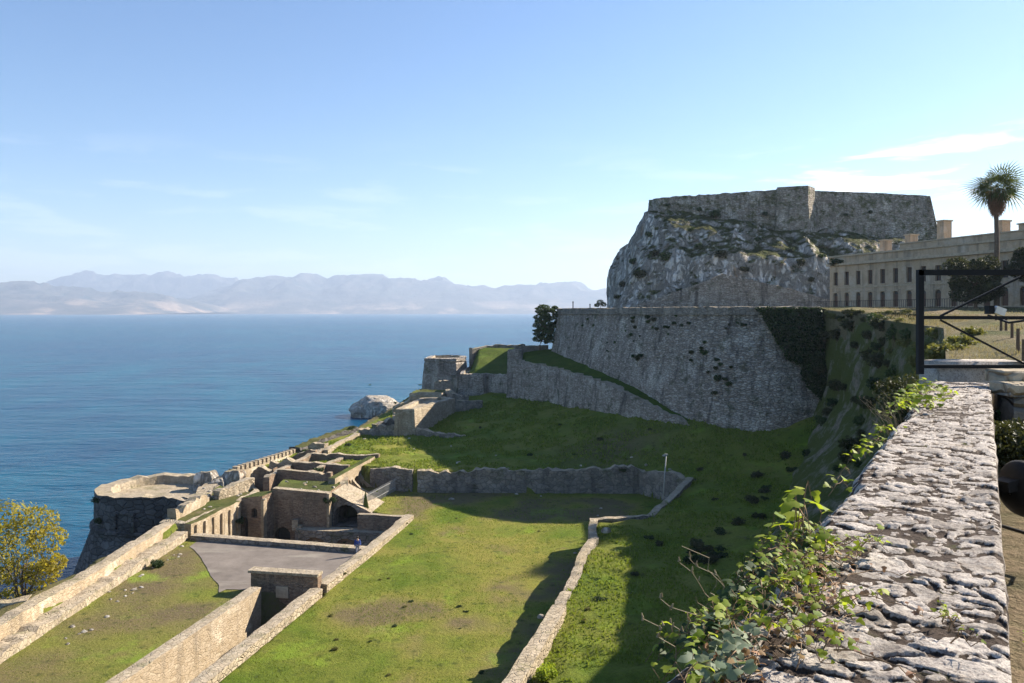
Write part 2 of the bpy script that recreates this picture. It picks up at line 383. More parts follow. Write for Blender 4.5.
# ================================================================ terrain
def rbf(pts):
    pts=np.array(pts,float); X=pts[:,:2]; n=len(X)
    def k(r): return np.where(r>0,r*r*np.log(r+1e-9),0)
    A=np.zeros((n+3,n+3)); D=np.linalg.norm(X[:,None]-X[None],axis=2); A[:n,:n]=k(D)+np.eye(n)*8
    A[:n,n]=1;A[:n,n+1:]=X;A[n,:n]=1;A[n+1:,:n]=X.T
    w=np.linalg.solve(A,np.concatenate([pts[:,2],[0,0,0]]))
    def f(x,y):
        q=np.stack([np.ravel(x),np.ravel(y)],1); out=np.zeros(len(q))
        for s in range(0,len(q),20000):
            qq=q[s:s+20000]; d=np.linalg.norm(qq[:,None]-X[None],axis=2); out[s:s+20000]=k(d)@w[:n]+w[n]+qq@w[n+1:]
        return out.reshape(np.shape(x))
    return f
def inpoly(x,y,poly):
    r=np.zeros(np.shape(x),bool); j=len(poly)-1
    for i in range(len(poly)):
        xi,yi=poly[i];xj,yj=poly[j]
        c=((yi>y)!=(yj>y))&(x<(xj-xi)*(y-yi)/(yj-yi+1e-12)+xi); r^=c; j=i
    return r
up=rbf([(-.4,44.6,-21),(3,55,-21),(7,72,-21),(8.5,80,-21),(14,82,-21.1),(21.6,97,-20.5),(5,44,-20.7),(15,64,-20.5),(20,72,-20),(33,96,-18.5),(41,112,-15.5),(30,100,-18.4),(15,70,-20.8),(24,85,-20),
(16,105,-20.8),(0,105,-20.9),(-10,105,-21),(-20,106,-21),(-30,110,-21.5),(-20,125,-21),(-28,130,-21),(-18,134,-21),(-12,140,-20),(-5,125,-20.3),(5,125,-18.7),(0,140,-18.2),(0,158,-16.8),(8,150,-16.3),(17,130,-15.5),(24,117,-15),(30,111,-15.2),(36,109,-15),(41,108,-13.5),
(-12.6,163,-18),(-22,165,-20),(-15,180,-17.8),(-5,175,-16.5),(-20,186,-18),(-27,150,-21),(-5,30,-21),(5,30,-20),(10,190,-15),(-5,200,-17),(45,130,-12)])
L1=lambda y:-19.3+.1925*(y-51)
LW=lambda y:L1(y)-4.75
KERB=[(-33.6,83.3),(-14.2,78.4)]
L2=[(-2.3,36),(.15,44.6),(2.9,54.8),(3.4,57.5),(7,71.7),(8.3,80.6),(14,82.2),(21.6,97),(16.8,104.6),(-12,105.3),(-15.6,106.5)]
FIELD=[(-22.3,36),(L1(66),66),(-11.8,91),(-18,95.7),(-15.6,106.5)]+L2[::-1][1:]
PLAT=[(-39,30),(-36,60),(-35,83.8),(-33.6,86),(-11,92),(-10.5,90),(-13,79),(L1(66)+1,66),(L1(30)+1,30)]
TRENCH=[(LW(36)-.1,36),(LW(67.5)-.1,67.5),(L1(67.5)+.15,67.5),(L1(36)+.15,36)]
PIT=[(-33.5,83.75),(-14.4,79.0),(-11.9,91),(-18,95.7),(-18,99.5),(-27,99.5),(-32,94)]
BACK=[(-39,84),(-33.5,83.6),(-32,94),(-27,99.5),(-18,95.7),(-15.6,106.5),(-22,108),(-34,112),(-39,108)]
coast=np.array([(25,-41),(60,-38.5),(84,-37.5),(95,-39),(111,-37.8),(126,-34),(140,-29.3),(160,-27),(186,-22),(200,-16),(215,-2),(240,20),(270,40)],float)
def HZ(x,y):
    x=np.asarray(x,float); y=np.asarray(y,float)
    z=up(x,y); z=np.clip(z,-22.5,-10)
    z=np.where(inpoly(x,y,PLAT)|inpoly(x,y,FIELD)|inpoly(x,y,BACK),-23.7,z)
    z=np.where(inpoly(x,y,TRENCH)|inpoly(x,y,PIT),-28.6,z)
    return z
def ground():
    st=.42; xs=np.arange(-62,50,st); ys=np.arange(26,232,st); X,Y=np.meshgrid(xs,ys)
    Z=HZ(X,Y)
    q=np.column_stack([X.ravel(),Y.ravel(),0*X.ravel()])
    n=fbm(q*.12,4,3).reshape(X.shape)*.35+fbm(q*.9,3,5).reshape(X.shape)*.16
    flat=inpoly(X,Y,PLAT)|inpoly(X,Y,FIELD)
    Z=Z+n*np.where(flat,np.where(X<L1(Y),.08,.25),1.6)
    xc=np.interp(Y,coast[:,0],coast[:,1]); d=xc-X+1.2*fbm(q*.2,3,9).reshape(X.shape)
    fall=np.clip(d/5.5,0,1)**.8
    Z=np.where(d>0,Z+(-34.8-Z)*fall,Z)
    dry=np.zeros(X.shape);soil=np.zeros(X.shape)
    nz=fbm(q*.16,4,21).reshape(X.shape)
    dry=np.where(inpoly(X,Y,FIELD),np.clip(.5+2.4*nz+.7*np.exp(-((X-0)/7)**2-((Y-80)/9)**2),0,1),dry)
    dry=np.where(X<L1(Y),np.clip(.8+.9*nz,0,1),dry)
    dry=np.where((Y>105)|(~flat),np.clip(.25+.8*nz,0,1),dry)
    soil=np.where((X<xc+1.2)|(inpoly(X,Y,PIT))|inpoly(X,Y,BACK),.8,0)
    soil=np.where(inpoly(X,Y,PLAT)&(X<L1(Y)),np.clip(.5+1.5*nz,0,.95),soil)
    soil=np.where(inpoly(X,Y,FIELD),np.clip(3.5*(nz-.08),0,.9),soil)
    # worn brown patch on the shaded slope
    soil=np.maximum(soil,np.exp(-((X-14)/8)**2-((Y-112)/6)**2)*.8)
    nr,nc=X.shape; V=np.column_stack([X.ravel(),Y.ravel(),Z.ravel()])
    idx=np.arange(nr*nc).reshape(nr,nc)
    Fq=np.stack([idx[:-1,:-1],idx[:-1,1:],idx[1:,1:],idx[1:,:-1]],-1).reshape(-1,4)
    keep=(Z[:-1,:-1].ravel()>-34.7)|(Z[1:,1:].ravel()>-34.7)
    o=mesh('ground',V,Fq[keep],M['field'],smooth=True,attr={'dry':np.clip(dry,0,1).ravel(),'soil':soil.ravel()})
    tag(o,kind='structure'); return o
ground()
def H1(x,y): return float(HZ(np.array([x]),np.array([y]))[0])

# seabed-level sea sheet
o=mesh('sea',[(-19000,-400,SEA),(19000,-400,SEA),(19000,19500,SEA),(-19000,19500,SEA)],[(0,1,2,3)],M['sea']); tag(o,kind='structure')

# concrete sheet on the platform
def concrete():
    a=np.array(KERB[0]);b=np.array(KERB[1]); rows=[];n=60
    for i in range(n+1):
        u=i/n; top=a+(b-a)*u+np.array([0,-.1]); top[0]=a[0]+1.1+(L1(78)-.3-a[0]-1.1)*u
        top[1]=a[1]+(b[1]-a[1])*(top[0]-a[0])/(b[0]-a[0])-.1
        px=min(1,max(0,(u-.0)/.55)); yb=80.6-13.2*min(1,u/.5)**1.1 + .8*fb1(u*9,3,1,4)*min(1,u*5)
        if u>.5: yb=68.3-1.2*(u-.5)
        xb=top[0]+(L1(yb)-L1(top[1]))*u
        rows.append([(top[0]+(xb-top[0])*k/14,top[1]+(yb-top[1])*k/14,-23.655) for k in range(15)])
    V=[p for r in rows for p in r]
    tag(mesh('pavement',V,grid_faces(n+1,15),M['conc'],smooth=True),kind='structure')
concrete()

# ---- esplanade (high ground level with the viewer) as a sheet from the rampart edge inland
EDGE=[(-1.6,-4,-2),(6.9,12.8,-2.1),(20.6,38,-2.3),(34.5,64,-1.3),(41.3,94,-.35),(42.4,109,.3),(36,109.5,.33),(30.6,112,.35),(25.6,118,.35),(21.7,126,.35),(15.5,143,.35),(9.4,161,.35),(12,190,.35),(22,222,.3),(35,262,0)]
FAR=[(30,-12,-2.2),(45,8,-2.2),(62,30,-1.2),(75,60,.2),(95,85,.5),(110,95,.5),(115,100,.5),(120,110,.5),(120,118,.5),(120,126,.5),(125,150,.5),(125,170,.5),(130,190,.5),(140,240,.5),(150,275,.5)]
eh=rbf([(-1.6,-4,-2.2),(6.9,12.8,-2.2),(20,38,-2.3),(34.5,64,-1.3),(41.3,94,-.3),(42,109,.3),(30.6,112,.35),(21.7,126,.35),(9.4,161,.35),(12,190,.35),(30,-12,-2.1),(45,8,-2.1),(13,20,-2.1),(20,26,-2.1),(25,38,-1.7),(31,45,-1.5),(34,58,-1.1),(42,64,-.5),(47,85,-.6),(52,105,.3),(60,110,.5),(62,140,.5),(64,150,.5),(75,60,.2),(95,85,.5),(110,100,.5),(120,126,.5),(130,190,.5),(150,275,.5),(35,262,.4),(40,200,.4)])
def esplanade():
    e=np.array([p[:2] for p in EDGE]);f=np.array([p[:2] for p in FAR])
    t=np.linspace(0,len(e)-1,260); 
    ex=np.stack([np.interp(t,range(len(e)),e[:,k]) for k in(0,1)],1); fx=np.stack([np.interp(t,range(len(f)),f[:,k]) for k in(0,1)],1)
    ss=np.linspace(0,1,90)**1.6
    rows=[]
    for i in range(len(t)): 
        q=ex[i]+(fx[i]-ex[i])*ss[:,None]; rows.append(q)
    Q=np.array(rows); Z=eh(Q[...,0],Q[...,1])
    q=np.column_stack([Q.reshape(-1,2),np.zeros(Q.shape[0]*Q.shape[1])]); d=np.minimum(1,np.linalg.norm((Q-ex[:,None]),axis=2)/2)
    Z=Z+(fbm(q*.11,4,37)*.5+fbm(q*.25,4,31)*.22+fbm(q*1.3,2,33)*.07).reshape(Z.shape)*d
    Q=np.concatenate([Q[:,:1],Q],1); Z=np.concatenate([Z[:,:1]-3.5,Z],1); ss=np.r_[0,ss]
    V=np.column_stack([Q.reshape(-1,2),Z.ravel()]); xx,yy=V[:,0],V[:,1]; 
    near=np.clip(1.4-np.hypot(xx,yy)/14,0,1); pathd=np.abs(xx-np.interp(yy,[0,14,30,60,110],[4.5,11.5,21,41,56]))
    nzz=fbm(np.column_stack([xx,yy,xx*0])*.2,4,39)
    soil=np.clip(np.maximum(near,1.2-pathd/2.2)+nzz,0,.95); dry=np.clip(.55+1.5*nzz,0,1)
    tag(mesh('esplanade',V,[f[::-1] for f in grid_faces(len(t),len(ss))],M['slope'],smooth=True,attr={'soil':soil,'dry':dry}),kind='structure')
esplanade()
def HE(x,y): return float(eh(np.array([x]),np.array([y]))[0])

# ---- the crag under the citadel: loft of plan outlines, displaced in 3D
def lofted(name,rows,nu,nv,mat,amp,sc,seed,smooth=False,kind=None,label=None,cat=None,vexp=1,nrmdisp=True,rid=0):
    R_=[np.array(r,float) for r in rows]; T=np.linspace(0,1,nu); out=[]
    cols=[]
    for r in R_:
        s=np.linspace(0,1,len(r)); cols.append(np.stack([np.interp(T,s,r[:,k]) for k in range(3)],1))
    cols=np.array(cols); s=np.linspace(0,1,len(cols)); Vv=np.linspace(0,1,nv); G=np.zeros((nv,nu,3))
    for k in range(3):
        for j in range(nu): G[:,j,k]=np.interp(Vv,s,cols[:,j,k])
    du=np.gradient(G,axis=1); dv=np.gradient(G,axis=0); n=np.cross(du,dv); n/=np.linalg.norm(n,axis=2)[...,None]+1e-9
    Q=G.reshape(-1,3); h=fbm(Q/sc,5,seed)
    if rid: h=h*.5+rid*(1-2*np.abs(fbm(Q/np.array([sc*.9,sc*.9,sc*2.2]),4,seed+9)))-.3
    G=G+n*(h*amp).reshape(nv,nu)[...,None]
    o=mesh(name,G.reshape(-1,3),grid_faces(nv,nu),mat,smooth=smooth)
    return tag(o,label,cat,kind=kind),G
b0=[(31,262,-2),(27,222,-2),(27.5,206,-1),(45,198,0),(75,198,0),(95,200,0),(120,212,0),(150,235,0)]
b1=[(32,258,12),(32,224,12),(33.5,211,13),(48,204,14),(77,203,14),(97,205,14),(121,216,14),(150,236,14)]
b2=[(36,255,22),(36.5,226,22),(39.5,216,23),(52,211,22),(79,208.5,19.5),(99,210,18.5),(122,218,17),(150,238,16)]
b3=[(42,252,28),(37.8,229,28.5),(41,221,27.5),(55,217,25.5),(82,215,20.5),(102,216,19.5),(124,222,18),(150,241,17)]
b4=[(46,248,29.5),(44,236,29.8),(47,228,29),(60,226,28),(86,224,22.5),(106,224,20.2),(127,230,19),(152,248,18)]
lofted('hill',[b0,b1,b2,b3,b4],330,150,M['crag'],3.6,10,41,kind='structure',rid=.5)

# ---- mountains across the strait
def ridge(name,prof,Y,depth,seed,amp,hs_=.95):
    prof=np.array(prof,float); nx,ny=260,46
    px=np.linspace(prof[0,0],prof[-1,0],nx); zt=(312-np.interp(px,prof[:,0],prof[:,1]))/F*Y
    X=(px-512)*Y/F; G=np.zeros((ny,nx,3))
    for j in range(ny):
        s=j/(ny-1); prof_s=math.sin(min(1,s*1.35)*math.pi/2)**1.15 if s<.75 else 1-(s-.75)*1.4
        G[j,:,0]=X; G[j,:,1]=Y-depth+s*depth*1.35
        q=np.column_stack([X/1500,np.full(nx,G[j,0,1]/1500),np.zeros(nx)])
        rg=1-2*np.abs(fbm(q*1.6,5,seed)); 
        G[j,:,2]=SEA-1+ hs_*(zt+33)*prof_s*(1+amp*(rg-.5)*min(1,(1-abs(s-.74))*1.2 if s<.7 else .25))
    G[0,:,2]=SEA-2
    tag(mesh(name,G.reshape(-1,3),grid_faces(ny,nx),M['mount'],smooth=True),kind='structure')
ridge('mountain_ridge',[(-260,290),(-120,281),(0,278),(40,278.5),(80,284),(120,288),(150,290),(190,294),(205,301),(222,311.5)],13000,2900,51,.6,.72)
ridge('mountain_ridge',[(20,300),(60,278),(90,270),(130,269),(170,271),(235,276),(270,290),(300,310)],18700,1600,52,.3,.88)
ridge('mountain_ridge',[(170,311),(205,296),(240,281),(275,276),(306,274),(340,276),(400,274),(430,276),(470,281),(500,284),(540,283),(575,282),(600,288),(650,296),(760,305)],16500,3000,53,.45,.84)

# ================================================================ ramparts
BW=[(42,109),(36,109.3),(30.6,112),(25.6,118),(21.7,126),(15.5,143),(9.4,161)]
BWb=[-13.5,-15.5,-15.3,-13.9,-11.6,-9.4,-8.2]
def bigwall():
    root=empty('rampart_wall',(22,126,0),'tall battered grey stone rampart with dark ivy hanging at its right end','wall')
    p=np.array(BW); p2=np.array([(x,y,b) for (x,y),b in zip(BW,BWb)])
    p2=np.vstack([[48,110.5,-12],p2]); rs=resample(p2,.6); n=path_normals(rs); 
    # outward = toward the camera/left
    out=-n if n[len(n)//2]@np.array([-1,-.6])<0 else n
    rows=[]; nv=26
    for k in range(nv):
        t=k/(nv-1); z=rs[:,2]-2+(.3-rs[:,2]+2)*t; w=(0.3-z)*.2
        rows.append(np.column_stack([rs[:,:2]+out*w[:,None],z]))
    V=rough(np.concatenate(rows),.12,1.2,5)
    mesh('wall_face',V,grid_faces(nv,len(rs)),M['grey'],root).location=Vector((-22,-126,0))
    top=[(x,y,.72,-.4) for x,y in BW]
    w=wall('parapet','',top,.9,[M['rubble'],M['limetop']],rag=.12,parent=root,seed=8,rg=.06); w.location=Vector((-22,-126,0))
    # returning face round the far corner
    return root
bigwall()
# return of the rampart past its left corner
wall('rampart_return','short grey rampart return behind the pine at the far left corner','wall' and [(9.6,161.6,.4,-12),(13,190,.4,-14),(24,222,.2,-10)],2.5,[M['grey'],M['limetop']],batter=.15,seed=12) if False else None
w=wall('rampart_wall','narrow receding end of the high rampart behind the lone pine',[(10.6,162,.4,-14),(13.2,190,.4,-14),(24,222,.2,-10)],2.2,[M['grey'],M['limetop']],batter=.12,seed=12)

# overgrown flank between the rampart and the viewer's wall
ft=[(42.6,109.2,.2),(42.1,101,-.1),(41.3,94,-.4),(38,78,-.9),(34.5,64,-1.3),(27.5,51,-1.9),(20.6,38,-2.3),(12.5,24,-2.2),(6.6,12.9,-2.1),(-2,-4,-2)]
fb=[(40.5,111,-16.5),(37,103,-18),(33.4,96,-19.4),(25.5,79,-20.4),(20.5,68,-20.8),(15.8,57,-21.2),(11.5,47,-21.5),(8.5,36,-21.6),(4,18,-22),(-3,0,-22)]
fm=[((a[0]*.75+b[0]*.25),(a[1]*.75+b[1]*.25),a[2]*.45+b[2]*.55) for a,b in zip(ft,fb)]
def skirt(r,dz,s): return [(x,y,z+dz) for x,y,z in r]
ft=[(46.5,113.5,-.2)]+ft; fb=[(44.5,115.5,-15.5)]+fb; fm=[(45,115,-8)]+fm; fin=[(x+3.2,y+1.0,z-1.6) for x,y,z in ft]
o,_=lofted('cliff',[skirt(fb,-2,0),fb,fm,ft,fin],240,80,M['bank'],1.5,4,61,label='steep overgrown rock flank between the high rampart and the near wall',cat='cliff',rid=.3)
# low outwork (curtain) before the rampart
CUR=[(-.4,158.5,-8.4,-18),(.9,158,-9.3,-18),(3.6,154,-9.7,-18),(8,148,-10.2,-17.6),(12.4,138,-10.9,-17.2),(16,128,-11.6,-16.8),(19.4,121.5,-12.9,-16.6),(23.2,115,-14.8,-16.9),(26,112,-16,-17.5)]
wall('outwork_wall','long low grey curtain wall dropping rightward below the high rampart',CUR,1.6,[M['grey'],M['limetop']],batter=.12,rag=.3,seed=14,rg=.12)
def berm():
    c=resample([q[:3] for q in CUR],1.0); n=len(c); s=np.linspace(0,1,n)
    bx=np.array([(x,y,b+.3) for (x,y),b in zip(BW[::-1],BWb[::-1])])[:5]; bx[0]=(10.5,163,-7.2)
    B=np.stack([np.interp(s,np.linspace(0,1,len(bx)),bx[:,k]) for k in range(3)],1); rows=[]
    for k in range(9): t=k/8; q=c+(B-c)*t; q[:,2]+=math.sin(t*math.pi)*.1-.1*(1-t); rows.append(q)
    tag(mesh('bank',rough(np.concatenate(rows),.25,1.5,4),grid_faces(9,n),M['lush'],smooth=True),kind='structure')
berm()

# ---- retaining walls of the sunken meadow
wall('retaining_wall','dark rough retaining wall along the back of the sunken meadow',[(-12.4,105.4,-21,-24.2),(-2,105.2,-20.7,-24.2),(8,105,-20.6,-24.2),(16.8,104.8,-20.3,-24.2),(19.3,101,-20.3,-24),(22,97,-20.2,-24)],1.0,[M['rubble'],M['limetop']],rag=.7,seed=21,rg=.22)
wall('retaining_wall','short angled wall with a pale top in the shaded back corner of the meadow',[(21.6,97,-20.1,-24),(18,89.5,-20.5,-24),(14.2,82.2,-20.9,-24)],.8,[M['rubble'],M['limetop']],rag=.15,seed=22)
wall('terrace_wall','crumbling low winding wall between the sunlit meadow and the shaded bank',[(8.3,81,-20.8,-24),(7.7,77,-20.7,-24),(7.6,73.5,-20.8,-24),(6.2,69,-20.7,-24),(5,63,-20.8,-24),(3.6,58,-20.8,-24),(3.3,56,-20.9,-24)],.75,[M['rubble'],M['limetop']],rag=.3,seed=23,rg=.12,step=.5)
wall('terrace_wall','straight thick pale-topped wall section nearest the bottom of the meadow',[(3.3,55.4,-20.3,-24),(1.8,50,-20.3,-24),(.15,44.4,-20.3,-24),(-2.3,36,-20.3,-24)],1.0,[M['lime'],M['limetop']],rag=.06,seed=24)
wall('terrace_wall','low dark step wall crossing between the meadow and upper bank at the back',[(8.4,81,-20.9,-24),(14,82.2,-21,-24)],.7,[M['rubble'],M['limetop']],rag=.25,seed=25)

# ---- platform walls
wall('field_wall','low straight wall with a pale cap from the sunken passage to the courtyard corner',[(L1(67.6),67.6,-23.0,-24),(L1(75),75,-23.1,-24.2),(L1(83),83,-23.15,-28.6),(-11.7,91.4,-23.15,-28.6)],1.0,[M['lime'],M['limetop']],rag=.07,seed=31)
wall('passage_wall','long low right wall of the sunken passage beside the meadow',[(L1(36),36,-23.05,-28.8),(L1(66.6),66.6,-23.0,-28.8)],1.05,[M['lime'],M['limetop']],rag=.05,seed=32)
wall('passage_wall','tall sunlit stained left wall of the sunken passage below the platform',[(LW(36)-.3,36,-22.9,-28.8),(LW(66.6)-.3,66.6,-22.9,-28.8)],1.0,[M['plaster'],M['limetop']],rag=.05,seed=33,rg=.03)
def headwall():
    root=empty('gate_headwall',(-19.4,67.4,-28.6),'dark arched headwall with a square plaque over the sunken passage','wall')
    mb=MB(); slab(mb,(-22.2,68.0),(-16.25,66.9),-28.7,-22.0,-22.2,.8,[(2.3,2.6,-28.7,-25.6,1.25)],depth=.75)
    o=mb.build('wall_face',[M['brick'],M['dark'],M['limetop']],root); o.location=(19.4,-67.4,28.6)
    c=MB(); c.box((-19.22,67.45+.35,-22.02),(6.3,1.05,.22),rz=math.atan2(-1.1,5.95)); o=c.build('coping',M['limetop'],root); o.location=(19.4,-67.4,28.6)
    c=MB(); a=math.atan2(-1.1,5.95); c.box((-19.35,67.4,-23.6),(1.1,.16,.95),rz=a,m=0); c.box((-19.36,67.33,-23.6),(.75,.1,.62),rz=a,m=0)
    o=c.build('plaque',M['trim'],root); o.location=(19.4,-67.4,28.6)
    # tunnel
headwall()
wall('platform_kerb','low kerb wall with a lit top closing the back of the concrete platform',[(-33.3,83.55,-23.2,-28.6),(-14.3,78.75,-23.2,-28.6)],1.05,[M['rubble'],M['limetop']],rag=.04,seed=35,rg=.03)

# ---- outer parapet on the sea side (stepped)
def outer():
    root=empty('sea_parapet',(-36,70,-23.7),'long weathered stepped parapet along the sea side of the platform','wall')
    a=wall('parapet','',[(-36.9,38,-22.0,-29),(-36.5,62,-22.1,-29),(-36.2,66,-22.2,-29),(-35.9,83.6,-22.0,-29)],1.2,[M['plaster'],M['limetop']],parent=root,rag=.16,seed=41,batter=.05)
    b=wall('firing_step','',[(-35.4,38,-23.0,-24),(-35.1,62,-23.1,-24),(-34.9,70,-22.95,-24),(-34.5,83.2,-22.9,-24)],1.5,[M['limetop'],M['limetop']],parent=root,rag=.3,seed=42,rg=.16,step=.45)
    for o in (a,b): o.location=(36,-70,23.7)
outer()
wall('sea_parapet','sunlit ochre parapet stub running off behind the yellow tree',[(-37.6,62.3,-22.3,-29),(-41,61.3,-22.4,-29),(-48,59,-22.5,-29)],1.2,[M['plaster'],M['limetop']],rag=.12,seed=43)

# ---- round sea bastion
def bastion():
    root=empty('sea_bastion',(-45,102,-32),'round dark battered bastion rising from the sea with sunlit broken rim','bastion')
    cx,cy,r=-45,102,7.4
    poly=[(cx+r*math.cos(t),cy+r*math.sin(t)) for t in np.linspace(0,2*math.pi,41)[:-1]]
    # squarish shoulder toward the platform
    poly=[(x,y) for x,y in poly if not (x>-41.5 and y<101)]
    i=min(range(len(poly)),key=lambda k:abs(math.atan2(poly[k][1]-cy,poly[k][0]-cx)-(-math.radians(62)) ))
    a=[q for q in poly if math.atan2(q[1]-cy,q[0]-cx)<-math.radians(61) or q[0]<cx]
    b=[q for q in poly if not (q in a)]
    a.sort(key=lambda q:(math.atan2(q[1]-cy,q[0]-cx)-math.radians(90))%(2*math.pi)); b.sort(key=lambda q:math.atan2(q[1]-cy,q[0]-cx))
    ring=a+[(-38.2,93.2),(-36.2,95.5)]+b
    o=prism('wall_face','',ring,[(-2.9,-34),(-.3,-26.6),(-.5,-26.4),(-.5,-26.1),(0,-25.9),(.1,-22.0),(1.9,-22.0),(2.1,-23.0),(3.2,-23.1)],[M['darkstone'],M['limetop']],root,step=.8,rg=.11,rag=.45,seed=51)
    o.location=(45,-102,32)
    mb=MB(); slab(mb,(-47.2,95.05),(-44.6,94.6),-26,-23.7,-23.7,.5,[(1.3,2.0,-25.8,-23.9,0)],depth=.45); 
    o=mb.build('gun_port',[M['darkstone'],M['dark'],M['darkstone']],root); o.location=(45,-102-.35,32)
bastion()
for k,(px,py,w,h,lb) in enumerate([(201,488,2.6,1.7,'leftmost broken masonry lump beside the round bastion rim'),(214,489,1.9,1.1,'small low masonry lump between the bastion and the larger block'),(229,487,2.5,1.9,'right-hand broken masonry lump at the start of the crenellated wall')]):
    x,y=P(px,py,-22.6); cx,cy=x,y+1.5
    prism('masonry_block',lb,[(cx-w/2,cy-1),(cx+w/2,cy-.8),(cx+w/2,cy+1.4),(cx-w/2,cy+1.2)],[(0,-24.6),(.1,-22.6+h*.6),(.45,-22.6+h)],[M['rockw'],M['limetop']],step=.5,rg=.35,rag=.3,seed=60+k,cat='masonry block',group=None)

# ---- casemates and ruins round the sunken courtyard
prism('ruined_terrace','flat grassy-topped masonry terrace between the round bastion and the courtyard',[(-37.4,84.8),(-34.3,84.3),(-32.2,93.2),(-31.6,100),(-35,106),(-38.4,106),(-37.5,95)],[(0,-29),(0,-22.3),(.6,-22.2),(.9,-22.5)],[M['lime'],M['grasstop']],cat='ruin',seed=71,rag=.3)
def pitwall():
    root=empty('courtyard_wall',(-33,88,-28.6),'sunlit pilastered wall on the left side of the sunken courtyard','wall')
    w=wall('wall_face','',[(-33.9,83.6,-22.2,-28.8),(-31.9,93.1,-21.9,-28.8)],.8,[M['plaster'],M['grasstop']],parent=root,seed=72,rag=.12); w.location=(33,-88,28.6)
    for k in range(6):
        t=(k+.5)/6; b=MB(); b.box((-33.4+2*t,83.7+9.4*t,-25.6),(.28,.55,6.4),rz=-.2); o=b.build('pilaster',M['plaster'],root); o.location=(33,-88,28.6)
pitwall()
def pier():
    root=empty('brick_pier',(-30,93,-28.6),'tall brown brick pier with a round niche left of the courtyard arch','ruin')
    mb=MB(); slab(mb,(-31.6,93.4),(-28.9,92.6),-28.7,-21.7,-21.3,3.2,[(.55,.7,-28.7,-24.3,.35),(1.75,.8,-23.9,-23.1,.3)],depth=.5)
    o=mb.build('wall_face',[M['brick'],M['dark'],M['grasstop']],root); o.location=(30,-93,28.6)
    b=MB(); b.box((-28.75,92.75,-25.1),(.32,.7,6.9),rz=-.25); o=b.build('quoin',M['plaster'],root); o.location=(30,-93,28.6)
pier()
def mainruin():
    root=empty('ruined_barracks',(-25,95,-28.6),'largest ruined block over the courtyard, broad dark wall with a black arch at its foot','ruin')
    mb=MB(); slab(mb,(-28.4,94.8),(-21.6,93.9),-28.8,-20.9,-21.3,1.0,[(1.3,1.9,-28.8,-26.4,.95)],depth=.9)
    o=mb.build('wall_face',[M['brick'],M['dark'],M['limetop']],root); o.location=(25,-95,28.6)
    p=prism('roof_terrace','',[(-28.6,95.9),(-21.6,95.0),(-21.2,100.6),(-29,101.6)],[(0,-28.8),(0,-21.3),(.7,-21.4)],[M['brick'],M['grasstop']],root,seed=75,rag=.2); p.location=(25,-95,28.6)
    b=MB(); b.box((-21.5,94.1,-23.6),(.3,.9,4.6),rz=-.13); o=b.build('quoin',M['plaster'],root); o.location=(25,-95,28.6)
    b=MB(); b.box((-25.2,94.0,-25.3),(1.1,.9,.5)); b.box((-25.4,93.9,-24.7),(.7,.6,.7)); o=b.build('broken_ledge',M['limetop'],root); o.location=(25,-95,28.6)
mainruin()
def ledge():
    root=empty('vault_ledge',(-19,92,-28.6),'low dark ledge wall with two blind arches at the courtyard foot','ruin')
    mb=MB(); slab(mb,(-25.2,92.9),(-12.1,91.2),-28.8,-25.3,-25.3,1.9,[(2.4,2.9,-28.2,-27.2,1.1),(6.2,2.9,-28.2,-27.2,1.1),(10,2.9,-28.2,-27.2,1.1)],depth=.35)
    o=mb.build('wall_face',[M['rubble'],M['brick'],M['limetop']],root); o.location=(19,-92,28.6)
ledge()
prism('stone_block','small pale square block standing before the black courtyard arch',[(-26.6,91),(-24.9,90.8),(-24.9,92),(-26.6,92.2)],[(0,-28.7),(0,-26.6),(.05,-26.5)],[M['lime'],M['limetop']],step=.5,rg=.04,cat='stone block')
def cave():
    root=empty('vaulted_ruin',(-19.5,95,-25.3),'broken vault with sloping rubble roof and black opening right of the main ruin','ruin')
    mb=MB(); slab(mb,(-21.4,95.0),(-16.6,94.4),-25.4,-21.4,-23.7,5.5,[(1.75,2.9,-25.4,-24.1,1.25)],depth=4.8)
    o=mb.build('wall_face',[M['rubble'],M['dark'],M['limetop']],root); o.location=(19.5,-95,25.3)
cave()
wall('courtyard_wall','dark right-hand wall of the courtyard under the meadow corner',[(-17.9,93.3,-23.5,-28.8),(-11.7,92.1,-23.5,-28.8)],.7,[M['brick'],M['limetop']],seed=78,rag=.08)
